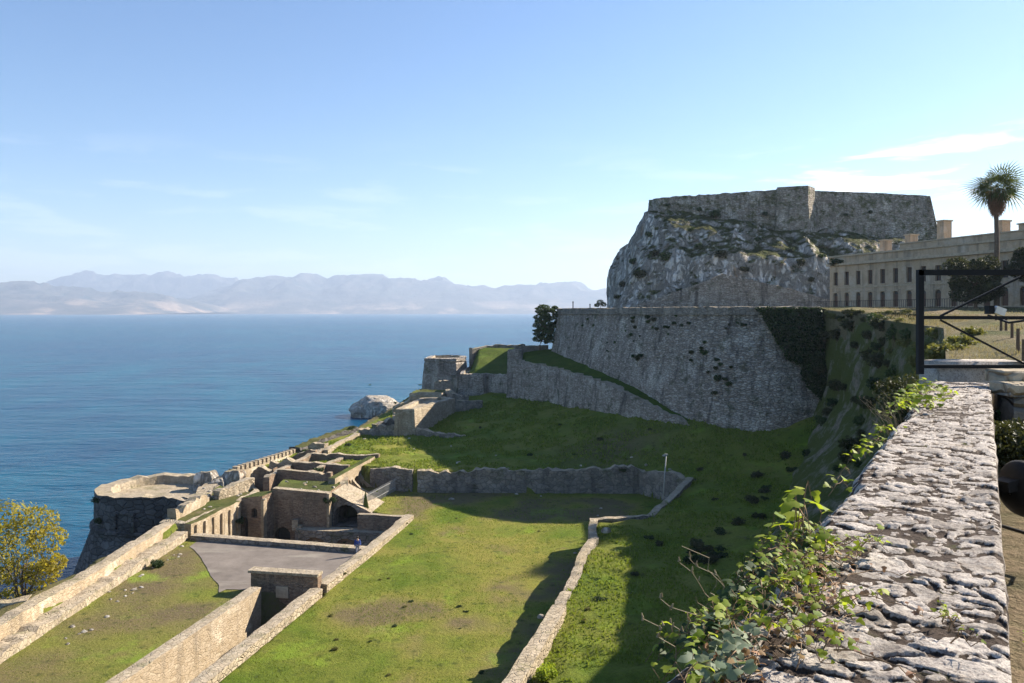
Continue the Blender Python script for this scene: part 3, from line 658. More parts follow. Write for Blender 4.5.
def arcade():
    root=empty('ruined_arcade',(-21,104,-25),'row of sunlit yellow broken arches with sloping ribs beside the meadow','ruin')
    a=(-22.0,99.5); b=(-19.3,112.5)
    mb=MB(); slab(mb,a,b,-25.2,-20.7,-20.3,.9,[(1.4,1.8,-25.2,-22.6,.85),(4.1,1.8,-25.2,-22.6,.85),(6.8,1.8,-25.2,-22.6,.85),(9.5,1.8,-25.2,-22.6,.85),(12,1.5,-25.2,-22.6,.7)],depth=.85)
    o=mb.build('arcade_wall',[M['plaster'],M['dark'],M['grasstop']],root); o.location=(21,-104,25)
    d=Vector((2.7,13,0)).normalized(); n=Vector((d.y,-d.x,0))
    for u in (2.75,5.45,8.15,10.8,13.0):
        p=Vector((a[0],a[1],0))+d*u; m=MB()
        pts=[]; K=7
        for k in range(K+1):
            s=k/K; q=p+n*(s*3.6); zt=-21.8-1.7*s**.7-.5*math.sin(s*math.pi); pts.append((q,zt))
        V=[];w=.22
        for q,zt in pts:
            for sg in(-1,1):
                for zz in (zt,zt-.7-.3*(1-abs(0.5-((zt+21.8)/-1.7)))):
                    V.append((q.x+d.x*w*sg,q.y+d.y*w*sg,zz))
        Fs=[]
        for k in range(K):
            a0=k*4;b0_=a0+4; Fs+= [(a0,a0+2,b0_+2,b0_),(a0+1,b0_+1,b0_+3,a0+3),(a0,b0_,b0_+1,a0+1),(a0+2,a0+3,b0_+3,b0_+2)]
        Fs+=[(0,1,3,2),(K*4,K*4+2,K*4+3,K*4+1)]
        m.add(V,Fs); o=m.build('rib',M['limetop'],root); o.location=(21,-104,25)
arcade()
prism('ruined_terrace','sunlit grassy block behind the arches at the meadow corner',[(-29.2,102.6),(-22.8,101),(-20.5,113.4),(-28.5,115.5)],[(0,-25),(0,-22.2),(.3,-22.3)],[M['brick'],M['grasstop']],cat='ruin',seed=80,rag=.3)
for k,(pts,lb) in enumerate([
 ([(-30.5,104.4,-20.6,-25),(-23.2,103,-20.7,-25)],'nearest low cross wall among the roofless rooms'),
 ([(-30,109.5,-20.5,-25),(-22,108.3,-20.6,-25)],'middle low cross wall among the roofless rooms'),
 ([(-29.3,115.5,-20.4,-25),(-18.9,114,-20.4,-25)],'farthest low cross wall closing the roofless rooms'),
 ([(-26.6,103.5,-20.9,-25),(-24.3,114.6,-20.7,-25)],'short dividing wall in the middle of the roofless rooms'),
 ([(-31.2,101.5,-21.0,-25),(-30.4,109,-20.8,-25),(-27.8,122,-20.4,-25)],'long sunlit wall on the seaward side of the roofless rooms')]):
    wall('ruined_wall',lb,pts,.8,[M['brick'],M['limetop']],seed=82+k,rag=.4,rg=.12,cat='ruin')
for k,(pts,lb,mt) in enumerate([
 ([(-35.5,96,-21.6,-24),(-33.2,101.5,-21.2,-24),(-34,104,-21.9,-24)],'crumbled low wall on the grassy terrace behind the round bastion','lime'),
 ([(-36.8,86.5,-21.7,-24),(-36.2,93,-21.5,-24),(-37,97,-21.9,-24)],'thick broken wall along the outer side of the grassy terrace','plaster'),
 ([(-34.4,107,-20.9,-24),(-31.4,106.3,-20.7,-24)],'stub of broken wall at the near end of the crenellated wall','brick'),
 ([(-33.6,111.5,-20.9,-24),(-30.2,111,-20.6,-24)],'second broken stub between the crenellated wall and the roofless rooms','lime'),
 ([(-32.2,117,-20.8,-24),(-28.6,116.8,-20.4,-24)],'third broken stub behind the roofless rooms near the dark sea wall','brick'),
 ([(-31,122.5,-20.6,-23),(-28.2,121.6,-20.2,-23)],'small broken wall piece at the start of the dark sea wall','lime'),
 ([(-24.5,142,-20.2,-23),(-21.5,147,-19.6,-22.5),(-22,153,-19.5,-22.5)],'broken wall line along the shore beside the square ravelin block','rubble'),
 ([(-23.5,158,-18.8,-22.5),(-20.4,159.4,-17.6,-22)],'ragged wall stub between the shore rock and the pale broken block','lime'),
 ([(-21.5,102.4,-20.8,-24),(-20.9,99.4,-21.4,-24)],'narrow broken wall end beside the row of arches','brick'),
 ([(-13.2,163,-15.4,-19),(-11.6,159,-16.2,-19),(-8.6,158.6,-16.6,-19)],'low tumbled wall at the foot of the stepped grey bastion','rubble')]):
    wall('ruined_wall',lb,pts,1.0,[M[mt],M['limetop']],seed=140+k,rag=.9,rg=.22,cat='ruin',step=.45)
def battlement():
    root=empty('crenellated_wall',(-34.5,114,-22),'long sunlit sea wall with a row of small merlons','wall')
    a=(-37.2,107);b=(-33,121.4)
    w=wall('wall_face','',[(a[0],a[1],-21.5,-32.5),(b[0],b[1],-21.3,-32.5)],.9,[M['plaster'],M['limetop']],parent=root,seed=91,rag=.05,batter=.05); w.location=(34.5,-114,22)
    for k in range(15):
        t=(k+.5)/15; m=MB(); m.box((a[0]+(b[0]-a[0])*t,a[1]+(b[1]-a[1])*t,-21.1),(.8,.55,.75),rz=-.28); o=m.build('merlon',M['lime'],root); o.location=(34.5,-114,22)
battlement()
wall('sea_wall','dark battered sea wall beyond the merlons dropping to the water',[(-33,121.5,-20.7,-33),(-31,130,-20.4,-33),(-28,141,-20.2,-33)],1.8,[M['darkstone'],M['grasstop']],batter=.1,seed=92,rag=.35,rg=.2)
wall('terrace_wall','thin pale wall lining the seaward edge of the bright grass terrace',[(-27.6,118.5,-20.4,-22),(-27.2,126,-20.4,-22),(-25.8,134,-20.2,-22)],.7,[M['lime'],M['limetop']],seed=93,rag=.2)
wall('ruined_wall','irregular dark stone wall left of the square ravelin block',[(-25.9,136.2,-19.9,-22.5),(-22.5,135.6,-19.4,-22),(-19.4,135,-19.1,-22)],1.3,[M['rubble'],M['limetop']],seed=94,rag=.6,rg=.25,cat='ruin')
wall('ruined_wall','rough dark wall with a gap on the front lip of the bright grass terrace',[(-18.8,107.6,-20.9,-24),(-15.8,106.6,-20.7,-24),(-13,105.9,-20.8,-24)],1.2,[M['rubble'],M['limetop']],seed=95,rag=.25,rg=.15,cat='ruin')
prism('ravelin','square stone ravelin block with a pale flat top on the slope',[(-19.6,134.2),(-16.4,134.6),(-10.8,151.5),(-13.6,154),(-17.5,152)],[(-.5,-22.5),(0,-16.7),(.1,-16.3),(1,-16.3),(1.1,-16.8)],[M['lime'],M['limetop']],cat='ravelin',seed=96,rag=.2)
wall('ruined_wall','low stone footing running right from the ravelin block along the slope',[(-15.8,134.5,-19.6,-21.5),(-11,131,-19.9,-21.5),(-7.5,130,-20,-21.5)],1.0,[M['rubble'],M['limetop']],seed=97,rag=.4,rg=.2,cat='ruin')
wall('ruined_wall','short pale wall behind the ravelin block at the top of the slope',[(-11.4,152,-16.6,-19),(-5.6,151.5,-16.9,-19)],1.0,[M['rubble'],M['limetop']],seed=98,rag=.3,rg=.2,cat='ruin')
prism('ruined_block','low pale broken block between the shore rock and the far tower',[(-20.6,160.5),(-14,160),(-12.6,166.5),(-19.6,168)],[(-.3,-20.5),(0,-16.6),(.3,-16.2),(1,-16.5)],[M['lime'],M['grasstop']],cat='ruin',seed=99,rag=.4,rg=.25)
prism('sea_tower','broad rounded stone tower at the seaward end of the far works',[(-19.8,180),(-16.5,177.6),(-12.4,178),(-10.6,181),(-10.8,190),(-14,193),(-19.6,191)],[(-1.3,-25),(0,-11.6),(.25,-11.2),(0,-11),(.1,-10.4),(1.4,-10.3),(1.5,-11)],[M['grey'],M['limetop']],cat='tower',seed=100,rag=.25)
wall('courtyard_wall','dark curved wall at the foot of the far seaward tower',[(-16.5,172.5,-15.2,-19.5),(-12,170,-14.2,-19.5),(-11,168,-13.6,-19.5)],1.2,[M['rubble'],M['limetop']],seed=101,rag=.5)
prism('bastion_block','stepped grey bastion with a bright grass mound on top',[(-10.9,166),(-6,165.2),(-5.2,167),(.4,162),(2.5,172),(3.6,188),(-10,192),(-11.2,178)],[(-.7,-20),(0,-13.4),(.1,-12.9),(.9,-12.8),(1,-13.2)],[M['grey'],M['limetop']],cat='bastion',seed=102,rag=.3)
def mound():
    nx,ny=26,34; V=[]
    for j in range(ny):
        for i in range(nx):
            x=-9.6+i/(nx-1)*12; y=168+j/(ny-1)*22
            e=min(i,nx-1-i)/4; e=min(1,e); zz=-13.3+4.9*min(1,max(0,(j)/(ny*.8)))**.9*e+.35*fb1(x*.3,y*.3,1,3)
            V.append((x+max(0,(168-y+4)*.2),y,zz))
    tag(mesh('grass_mound',V,grid_faces(ny,nx),M['lush'],smooth=True),kind='structure')
mound()
wall('ruined_wall','ragged stone wall crowning the grass mound of the far bastion',[(-9.5,184,-8.4,-14),(-6,187,-7.9,-14),(3,189,-7.6,-14)],1.2,[M['rubble'],M['limetop']],seed=104,rag=.5,cat='ruin')
prism('corner_pier','upright stone pier at the left end of the low curtain wall',[(-.9,157.5),(1.9,157.2),(2.3,159.8),(-.6,160.2)],[(-.3,-18.5),(0,-8),(.1,-7.4)],[M['grey'],M['limetop']],cat='pier',seed=105,rag=.1)
wall('ruined_wall','dark flat-topped wall joining the corner pier to the pine',[(.6,165,-6.9,-12),(7.4,166,-6.9,-12)],1.6,[M['rubble'],M['grasstop']],seed=106,rag=.15)
# shore rock
def rockmesh(name,label,c,d,seed,amp=.28,mat='rockw',cat='rock',sub=5,group=None,kind=None):
    bm=bmesh.new(); bmesh.ops.create_icosphere(bm,subdivisions=sub,radius=1)
    V=np.array([v.co[:] for v in bm.verts]); n=fbm(V*1.1+seed*3.1,5,seed); V=V*(1+amp*n)[:,None]; V[:,2]=np.where(V[:,2]<-.35,-.35,V[:,2])
    V=V*np.array(d)/2
    Fs=[[v.index for v in f.verts] for f in bm.faces]; bm.free()
    o=mesh(name,V,Fs,M[mat]); o.location=c; return tag(o,label,cat,group,kind)
x,y=P(376,418,-32); rockmesh('shore_rock','large pale limestone rock standing in the sea off the far point',(x-.5,y+5,-30.6),(16,14,9.5),5,.45)
x,y=P(402,414,-31); rockmesh('shore_rock','low dark green-topped rock between the pale rock and the shore',(x,y,-30.8),(8,7,6),8,.4,'rubble')

# ================================================================ citadel walls
def citadel():
    root=empty('citadel',(70,225,20),'grey fortress walls with a square turret crowning the crag','fortress')
    def loc(o): o.location=(-70,-225,-20); return o
    # left curtain, turret, right curtain; z tops follow the photograph's outline
    loc(wall('left_curtain','',[(43,243,32.3,22),(40.8,231,32.3,22),(42.2,226.5,32.3,22),(58,224,32.9,20),(66,222,33.3,18),(73,220.3,33.5,16)],2.4,[M['oldfort'],M['grasstop']],batter=.07,parent=root,seed=111,rag=.25,rg=.35,step=.8))
    loc(prism('turret','',[(72.2,217.8),(79.6,215.0),(83,219.2),(83,225),(74,225.5)],[(-1.2,15),(-.2,28.6),(0,28.8),(0,33.8),(.1,34),(1,34)],[M['oldfort'],M['limetop']],root,seed=112,rag=.05,rg=.06))
    loc(wall('right_curtain','',[(81.2,222.4,33.6,17.5),(100,222,32.9,17),(115,223.2,32.3,16)],2.4,[M['oldfort'],M['grasstop']],batter=.07,parent=root,seed=113,rag=.06,rg=.1))
    loc(wall('end_curtain','',[(115.2,223,32.3,16),(122,235,32,15),(128,250,32,15)],2.4,[M['oldfort'],M['grasstop']],batter=.2,parent=root,seed=114,rag=.06))
    V=[(44,229,31.4),(72,222,32.4),(82,223,32.5),(115,224,31.4),(127,250,31),(46,250,31.2)]
    loc(mesh('roof_terrace',V,[(0,1,2,3,4,5)],M['grasstop'],root))
citadel()
# old ramp walls across the foot of the crag
wall('ramp_wall','long grey ramp wall climbing across the foot of the crag, gable shaped',[(30.5,203.6,1.5,-1),(45,198.5,6.5,-1),(52,197.5,9.3,-1),(66,196.8,6.2,-1),(84,196.3,1.3,-1)],1.6,[M['grey'],M['limetop']],batter=.06,seed=116,rag=.25,rg=.12)

# ================================================================ barracks
def barracks():
    A=Vector((59.6,150,0)); B=Vector((59.6+7.9*2.1,150-27*2.1,0)); d=(B-A).normalized(); L=(B-A).length; nrm=Vector((d.y,-d.x,0)) # d points toward camera; facade seen from its right side when walking A->B
    if nrm.dot(-A)<0: nrm=-nrm
    root=empty('barracks',(59.6,150,.4),'long pale two-storey colonial barracks with stepped cornice and chimneys below the crag','building')
    def loc(o): o.location=(-59.6,-150,-.4); return o
    sp=3.0; ops=[];N=int((L-1.2)/sp)
    for k in range(N):
        u=1.6+sp*k; ops.append((u,1.15,.9,3.1,.42)); ops.append((u,1.1,4.9,7.35,0))
    mb=MB(); pt,dd,nn=slab(mb,A,B,.2,8.5,8.5,12,ops,depth=.45,back=False)
    loc(mb.build('wall_face',[M['barrack'],M['dark'],M['trim']],root))
    f=nn # outward normal of slab
    ang=math.atan2(dd.y,dd.x)
    def bar(name,u0,u1,z0,z1,out,dep,mat,parent=root,w0=0):
        m=MB(); c=A+dd*((u0+u1)/2)+f*(out-dep/2-w0); m.box((c.x,c.y,(z0+z1)/2),(u1-u0,dep,z1-z0),rz=ang); o=m.build(name,mat,parent); return o
    loc(bar('cornice',-.4,L+.4,8.52,8.95,.55,.9,M['trim']))
    loc(bar('attic_wall',-.1,L+.1,8.96,10.1,.05,1.0,M['barrack']))
    loc(bar('attic_coping',-.3,L+.3,10.12,10.4,.3,1.4,M['trim']))
    loc(bar('string_course',-.1,L+.1,4.35,4.6,.14,.28,M['trim']))
    loc(bar('roof',0.5,L-.3,9.0,9.6,-1.2,10.5,M['limetop']))
    # stepped attic blocks rising to the right
    loc(bar('upper_attic',17,L+.1,10.42,11.3,-.5,8.5,M['barrack'])); loc(bar('upper_coping',16.8,L+.2,11.32,11.5,-.35,8.8,M['trim']))
    loc(bar('upper_attic',39,L+.1,11.52,12.3,-.9,7.5,M['barrack'])); loc(bar('upper_coping',38.8,L+.2,12.32,12.5,-.75,7.8,M['trim']))
    for u,w,z0,z1 in [(9.5,1.2,9.6,12.6),(15.5,1.2,9.6,13.0),(22.5,1.4,11.4,14.6),(33.5,1.0,11.5,13.4),(44,1.2,12.5,14.2)]:
        ch=bar('chimney',u-w/2,u+w/2,z0,z1,-3.5,1.6,M['barrack']); loc(ch)
        bar('chimney_cap',u-w/2-.15,u+w/2+.15,z1+.01,z1+.25,-3.35,1.9,M['trim'],ch)
    proto={}
    for k,(u,w,zs,zp,rise) in enumerate(ops):
        key=(w,zs)
        if key not in proto:
            m=MB(); H=zp+max(rise,0)-zs
            # local: x along wall, y inward, z up
            t=.1
            if rise>0:
                m.box((0,.33,H/2),(w,.08,H)); 
            else:
                m.box((-w/2+t/2,.33,H/2),(t,.1,H)); m.box((w/2-t/2,.33,H/2),(t,.1,H)); m.box((0,.33,t/2),(w-2*t,.1,t)); m.box((0,.33,H-t/2),(w-2*t,.1,t)); m.box((0,.33,H*.55),(w-2*t,.07,.07)); m.box((0,.335,H/2),(.06,.06,H-2*t))
            wo=m.build('door' if rise>0 else 'window',M['frame'],root)
            sl_=MB(); sl_.box((0,-.05,-.08 if rise<=0 else H+.12),(w+.3,.22,.14)); so_=sl_.build('sill' if rise<=0 else 'lintel',M['trim'],wo)
            g=MB(); g.box((0,.385,H/2 if rise<=0 else H-.3),(w-.2 if rise<=0 else w*.8,.02,H-.2 if rise<=0 else .5)); 
            go=g.build('pane',M['glass'],wo)
            if rise>0: go.location=(0,-.11,0)
            proto[key]=(wo,go,so_)
        else:
            a,b,c_=proto[key]; wo=a.copy(); COL.objects.link(wo); go=b.copy(); COL.objects.link(go); go.parent=wo; wo.parent=root; c2=c_.copy(); COL.objects.link(c2); c2.parent=wo
        q=A+dd*u; wo.location=(q.x-59.6,q.y-150,zs-.4); wo.rotation_euler=(0,0,ang)
    # check inward direction: y local must point inward (-f)
    loc(bar('plinth',-.05,L,.2,.85,.1,.2,M['trim']))
    for i in range(2): pass
    # left gable end wall is the slab end
    # surrounds
    for u in [o[0] for o in ops if o[4]==0]:
        pass
barracks()
# citadel-side annex seen over the barracks roof at right
def annex():
    root=empty('annex_house',(75,96,.4),'pale flat-roofed wing at the right picture edge behind the round trees','building')
    m=MB(); m.box((75.5,90,5.6),(7,9,10.4),rz=.28); o=m.build('wall_face',M['barrack'],root); o.location=(-75,-96,-.4)
    m=MB(); m.box((75.5,90,11.0),(7.8,9.8,.35),rz=.28); o=m.build('cornice',M['trim'],root); o.location=(-75,-96,-.4)
annex()
# ================================================================ vegetation helpers
def leafmesh(name,C,size,mat,parent=None,seed=0,kindsz=.5,flat=0.,shape='quad',N=None):
    rng=np.random.default_rng(seed); C=np.asarray(C); n=len(C)
    d=rng.normal(size=(n,3)); d[:,2]+=flat; d/=np.linalg.norm(d,axis=1)[:,None]
    a=np.cross(d,rng.normal(size=(n,3))); a/=np.linalg.norm(a,axis=1)[:,None]+1e-9; b=np.cross(d,a)
    s=size*(1+kindsz*(rng.random(n)*2-1))[:,None]
    if shape=='quad':
        L=[(-.5,0,0),(0,-.3,.06),(.6,0,-.04),(0,.3,.06)]
    elif shape=='blade': L=[(-.5,-.06,0),(-.5,.06,0),(.2,.05,.05),(.6,0,-.1)]
    else: L=[(-.5,0,0),(-.25,-.42,.05),(.1,-.38,.03),(.25,-.18,.05),(.62,0,-.08),(.25,.18,.05),(.1,.38,.03),(-.25,.42,.05)]
    k=len(L); V=np.zeros((n,k,3))
    for i,(x,y,z) in enumerate(L): V[:,i]=C+a*s*x+b*s*y+d*s*z
    Fs=np.arange(n*k).reshape(n,k)
    return mesh(name,V.reshape(-1,3),Fs,mat,parent)
def blobpts(cs,per,rng,shell=.55):
    out=[]
    for (x,y,z,rx,ry,rz) in cs:
        d=rng.normal(size=(per,3)); d/=np.linalg.norm(d,axis=1)[:,None]; r=(shell+(1-shell)*rng.random(per))**.7
        r*=1+.25*fbm(d*2.2+x+z,2,3)
        out.append(np.column_stack([x+d[:,0]*r*rx,y+d[:,1]*r*ry,z+d[:,2]*r*rz]))
    return np.concatenate(out)
def limb(mb,a,b,r0,r1,seed,n=6,w=.12):
    a=Vector(a);b=Vector(b);L=(b-a).length;pts=[];rr=[]
    for k in range(n+1):
        t=k/n; q=a+(b-a)*t; e=math.sin(t*math.pi)*w*L
        q+=Vector((fb1(t*2,seed,0,2),fb1(t*2,seed,9,2),fb1(t*2,seed,5,2)*.5))*e; pts.append(q); rr.append(r0+(r1-r0)*t)
    mb.tube(pts,rr,7); return pts
def tree(name,label,cat,base,h,crown,per,leaf,mat,trunk_r,group=None,seed=1,bark='bark',shape='quad'):
    """crown blobs relative to base"""
    root=empty(name,base,label,cat,group); rng=np.random.default_rng(seed)
    mb=MB(); top=max(c[2] for c in crown)
    cx=np.mean([c[0] for c in crown]);cy=np.mean([c[1] for c in crown])
    pts=limb(mb,(0,0,-.5),(cx*.5,cy*.5,h*.62),trunk_r,trunk_r*.45,seed)
    for i,c in enumerate(crown):
        s=pts[min(len(pts)-1,2+i%4)]; limb(mb,s,(c[0],c[1],c[2]),trunk_r*.4,trunk_r*.08,seed+i)
    mb.build('trunk',M[bark],root,True)
    C=blobpts(crown,per,rng); leafmesh('crown',C,leaf,mat,root,seed,shape=shape)
    return root
rng=np.random.default_rng(3)
def clump(cx,cy,cz,R_,n,r,seed,flat=.7):
    g=np.random.default_rng(seed); out=[]
    for _ in range(n):
        a=g.random()*6.28; q=R_*math.sqrt(g.random()); rr=r*(.6+.8*g.random())
        out.append((cx+q*math.cos(a),cy+q*math.sin(a),cz+(g.random()*2-1)*R_*flat,rr,rr,rr*.75))
    return out
# pine
tree('pine_tree','lone dark pine leaning at the far left corner of the high rampart','tree',(5.6,161.5,-7.6),9.5,
  [(1.3+g_[0]*(2.6-.12*abs(g_[2]*7-4)),g_[1]*1.6,1.6+7.2*g_[2],.55+.75*abs(g_[3]),.55+.6*abs(g_[3]),.3+.3*abs(g_[4])) for g_ in [(math.sin(k*2.4)*(.4+.6*((k*37)%11)/11),math.cos(k*2.4)*.7,(k+.5)/34,math.sin(k*5.1),math.cos(k*3.3)) for k in range(34)]],420,.26,M['leaf_pine'],.26,seed=4)
tree('small_tree','tiny dark tree on the rampart top before the crag','tree',(23.2,210,.3),3.4,[(0,0,2.3,1.1,1.1,.8),(.9,0,1.7,.8,.8,.6),(-.9,0,1.5,.8,.8,.5)],350,.25,M['leaf_pine'],.08,seed=9)
# autumn tree, bottom left
tree('autumn_tree','yellow-green leafy tree at the lower left picture edge','tree',(-39.2,64.5,-27.5),11.5,
  [(-1.5,0,11,1.9,1.9,1.4),(.5,.5,10.6,1.7,1.6,1.2),(1.6,0,9.2,1.5,1.6,1.1),(2.2,0,7.3,1.0,1.2,.7),(-.4,-.8,8.8,1.9,1.6,1.3),(-2.8,.4,9.2,1.8,1.7,1.4),(1.2,.2,6.4,1.4,1.3,1),(-.6,.3,6.6,1.7,1.5,1.2),(-2.6,0,6.6,1.8,1.6,1.3),(.9,0,4.4,1.1,1.1,.9),(-1.2,0,4.2,1.5,1.2,1)],520,.25,M['leaf_autumn'],.2,seed=12)
# round evergreens before the barracks
tree('evergreen_tree','dark rounded evergreen left of the palm before the barracks','tree',(60.6,104.5,.4),7.2,clump(0,0,3.9,2.4,26,1.3,5,.95),800,.24,M['leaf_ever'],.25,seed=15)
tree('evergreen_tree','dark rounded evergreen at the right edge right of the palm trunk','tree',(68.2,104,.4),8,clump(0,0,4.9,2.4,26,1.35,6,1.1),800,.24,M['leaf_ever'],.25,seed=16)
# palm
def palm():
    root=empty('palm_tree',(63.6,105,.4),'tall fan palm with a brown dead skirt rising over the barracks','tree')
    H=16.2; mb=MB(); pts=[(.02*math.sin(k)*k*.2,0,k*H/14-.4) for k in range(15)]; mb.tube(pts,[.36-.008*k for k in range(15)],9); mb.build('trunk',M['bark'],root,True)
    g=np.random.default_rng(5); V=[];Fs=[]
    def fan(o,dr,L,fr,fan_n=15,sag=.5,W=.09):
        dr=Vector(dr).normalized(); side=dr.cross(Vector((0,0,1)));
        if side.length<.1: side=Vector((1,0,0))
        side.normalize(); tw=Matrix.Rotation(g.uniform(-1.1,1.1),3,dr); side=tw@side; upv=side.cross(dr); st=o+dr*L*.3
        b=len(V); V.extend([o+side*.03,o-side*.03,st-side*.02,st+side*.02]); Fs.append((b,b+1,b+2,b+3))
        for k in range(fan_n):
            a=(k/(fan_n-1)-.5)*2.3; ld=(dr*math.cos(a)+side*math.sin(a)).normalized(); LL=L*.7*(1-.25*abs(a)/1.2)
            w=upv.cross(ld)
            p0=st; p1=st+ld*LL*.55+upv*.08-Vector((0,0,1))*sag*.12*LL; p2=st+ld*LL*.95-Vector((0,0,1))*sag*LL*.5
            s2=ld.cross(upv).normalized()*W
            b=len(V); V.extend([p0,p1-s2,p2,p1+s2]); Fs.append((b,b+1,b+2,b+3))
    c=Vector((0,0,H-.2))
    for k in range(66):
        az=k*2.399+g.random()*.5; el=math.asin(max(-.85,min(.97,-.75+1.7*g.random()))); fan(c,(math.cos(az)*math.cos(el),math.sin(az)*math.cos(el),math.sin(el)),2.3+2.7*g.random(),.3,13,sag=.15+.45*g.random(),W=.06)
    mesh('crown',[tuple(v) for v in V],Fs,M['leaf_palm'],root)
    V.clear();Fs.clear()
    for k in range(170):
        az=g.random()*6.28; q=g.random(); z=H-.2-2.9*q; o=Vector((math.cos(az)*.2,math.sin(az)*.2,z)); fan(o,(math.cos(az)*(.75-.55*q),math.sin(az)*(.75-.55*q),-1),1.9-.9*q+.5*g.random(),.3,7,.15,.045)
    mesh('dead_skirt',[tuple(v) for v in V],Fs,M['thatch'],root)
palm()
# ivy curtain on the rampart's right end
def ivy():
    pts=[]; g=np.random.default_rng(8)
    BWa=np.array(BW); bb=np.array(BWb); cum=np.r_[0,np.cumsum(np.linalg.norm(np.diff(BWa,axis=0),axis=1))]
    n=26000
    u=g.random(n)*13.2; v=g.random(n)*15
    lim=13.0-1.32*u-.9*np.clip(u-6,0,3)+2.4*fbm(np.column_stack([u*.6,v*.3,v*0]),4,4); ok=(v<lim)
    u,v=u[ok],v[ok]
    x=np.interp(u,cum,BWa[:,0]);y=np.interp(u,cum,BWa[:,1]); z=.6-v
    C=np.column_stack([x-.1,y-.25-(v+.3)*.2-.15-.45*g.random(len(u)),z]); C[:,1]-=.4*np.maximum(0,fbm(C*.5,3,6)); 
    o=leafmesh('ivy',C,.36,M['leaf_ivy'],None,8,flat=.2); tag(o,'dark triangular ivy curtain hanging on the right end of the high rampart','ivy')
ivy()
# bushes: helper making a thing of leaves + stems
def bush(label,c,r,n,leaf,mat,seed,name='bush',cat='bush',group=None,blobs=7,hz=.7,shape='quad'):
    root=empty(name,c,label,cat,group); g=np.random.default_rng(seed); cs=[]
    for k in range(blobs):
        a=g.random()*6.28; q=r*.6*math.sqrt(g.random()); rr=r*(.35+.3*g.random()); cs.append((q*math.cos(a),q*math.sin(a),r*hz*(.35+.7*g.random()),rr,rr,rr*.8))
    m=MB()
    for i,cc in enumerate(cs): limb(m,(0,0,-.2),cc[:3],.03*r+.005,.008*r+.002,seed+i,4)
    m.build('stems',M['bark'],root); leafmesh('foliage',blobpts(cs,max(20,n//blobs),g,.3),leaf,mat,root,seed,shape=shape); return root
bush('dark bush at the far end of the near wall beside the gate post',(7.85,16.2,-2.15),.85,5200,.055,M['leaf_ever'],31)
bush('yellow-green bush just beyond the gate post on the slope',(10.3,19.5,-2.3),.75,3000,.06,M['leaf_vine'],32,hz=.6)
bush('dense dark hedge bush right of the near wall below the gate',(6.35,10.2,-2.0),.62,5200,.055,M['leaf_ever'],33,hz=.8)
bush('second low dark bush behind the hedge bush right of the near wall',(7.2,11.5,-2.0),.55,3600,.055,M['leaf_ivy'],34,hz=.7)
bush('low green weeds at the foot of the near wall by the right picture edge',(3.1,4.55,-2.02),.2,700,.03,M['leaf_vine'],35,hz=.5)
bush('round yellow-green shrub at the bottom of the shaded bank',P(546,672,-20.6)+(-20.9,),.85,2200,.12,M['leaf_vine'],36,hz=.5)
bush('bright clipped shrub in the grass near the stepped parapet corner',P(158,566,-23.6)+(-23.7,),.8,1800,.13,M['leaf_ivy'],37,hz=.5)
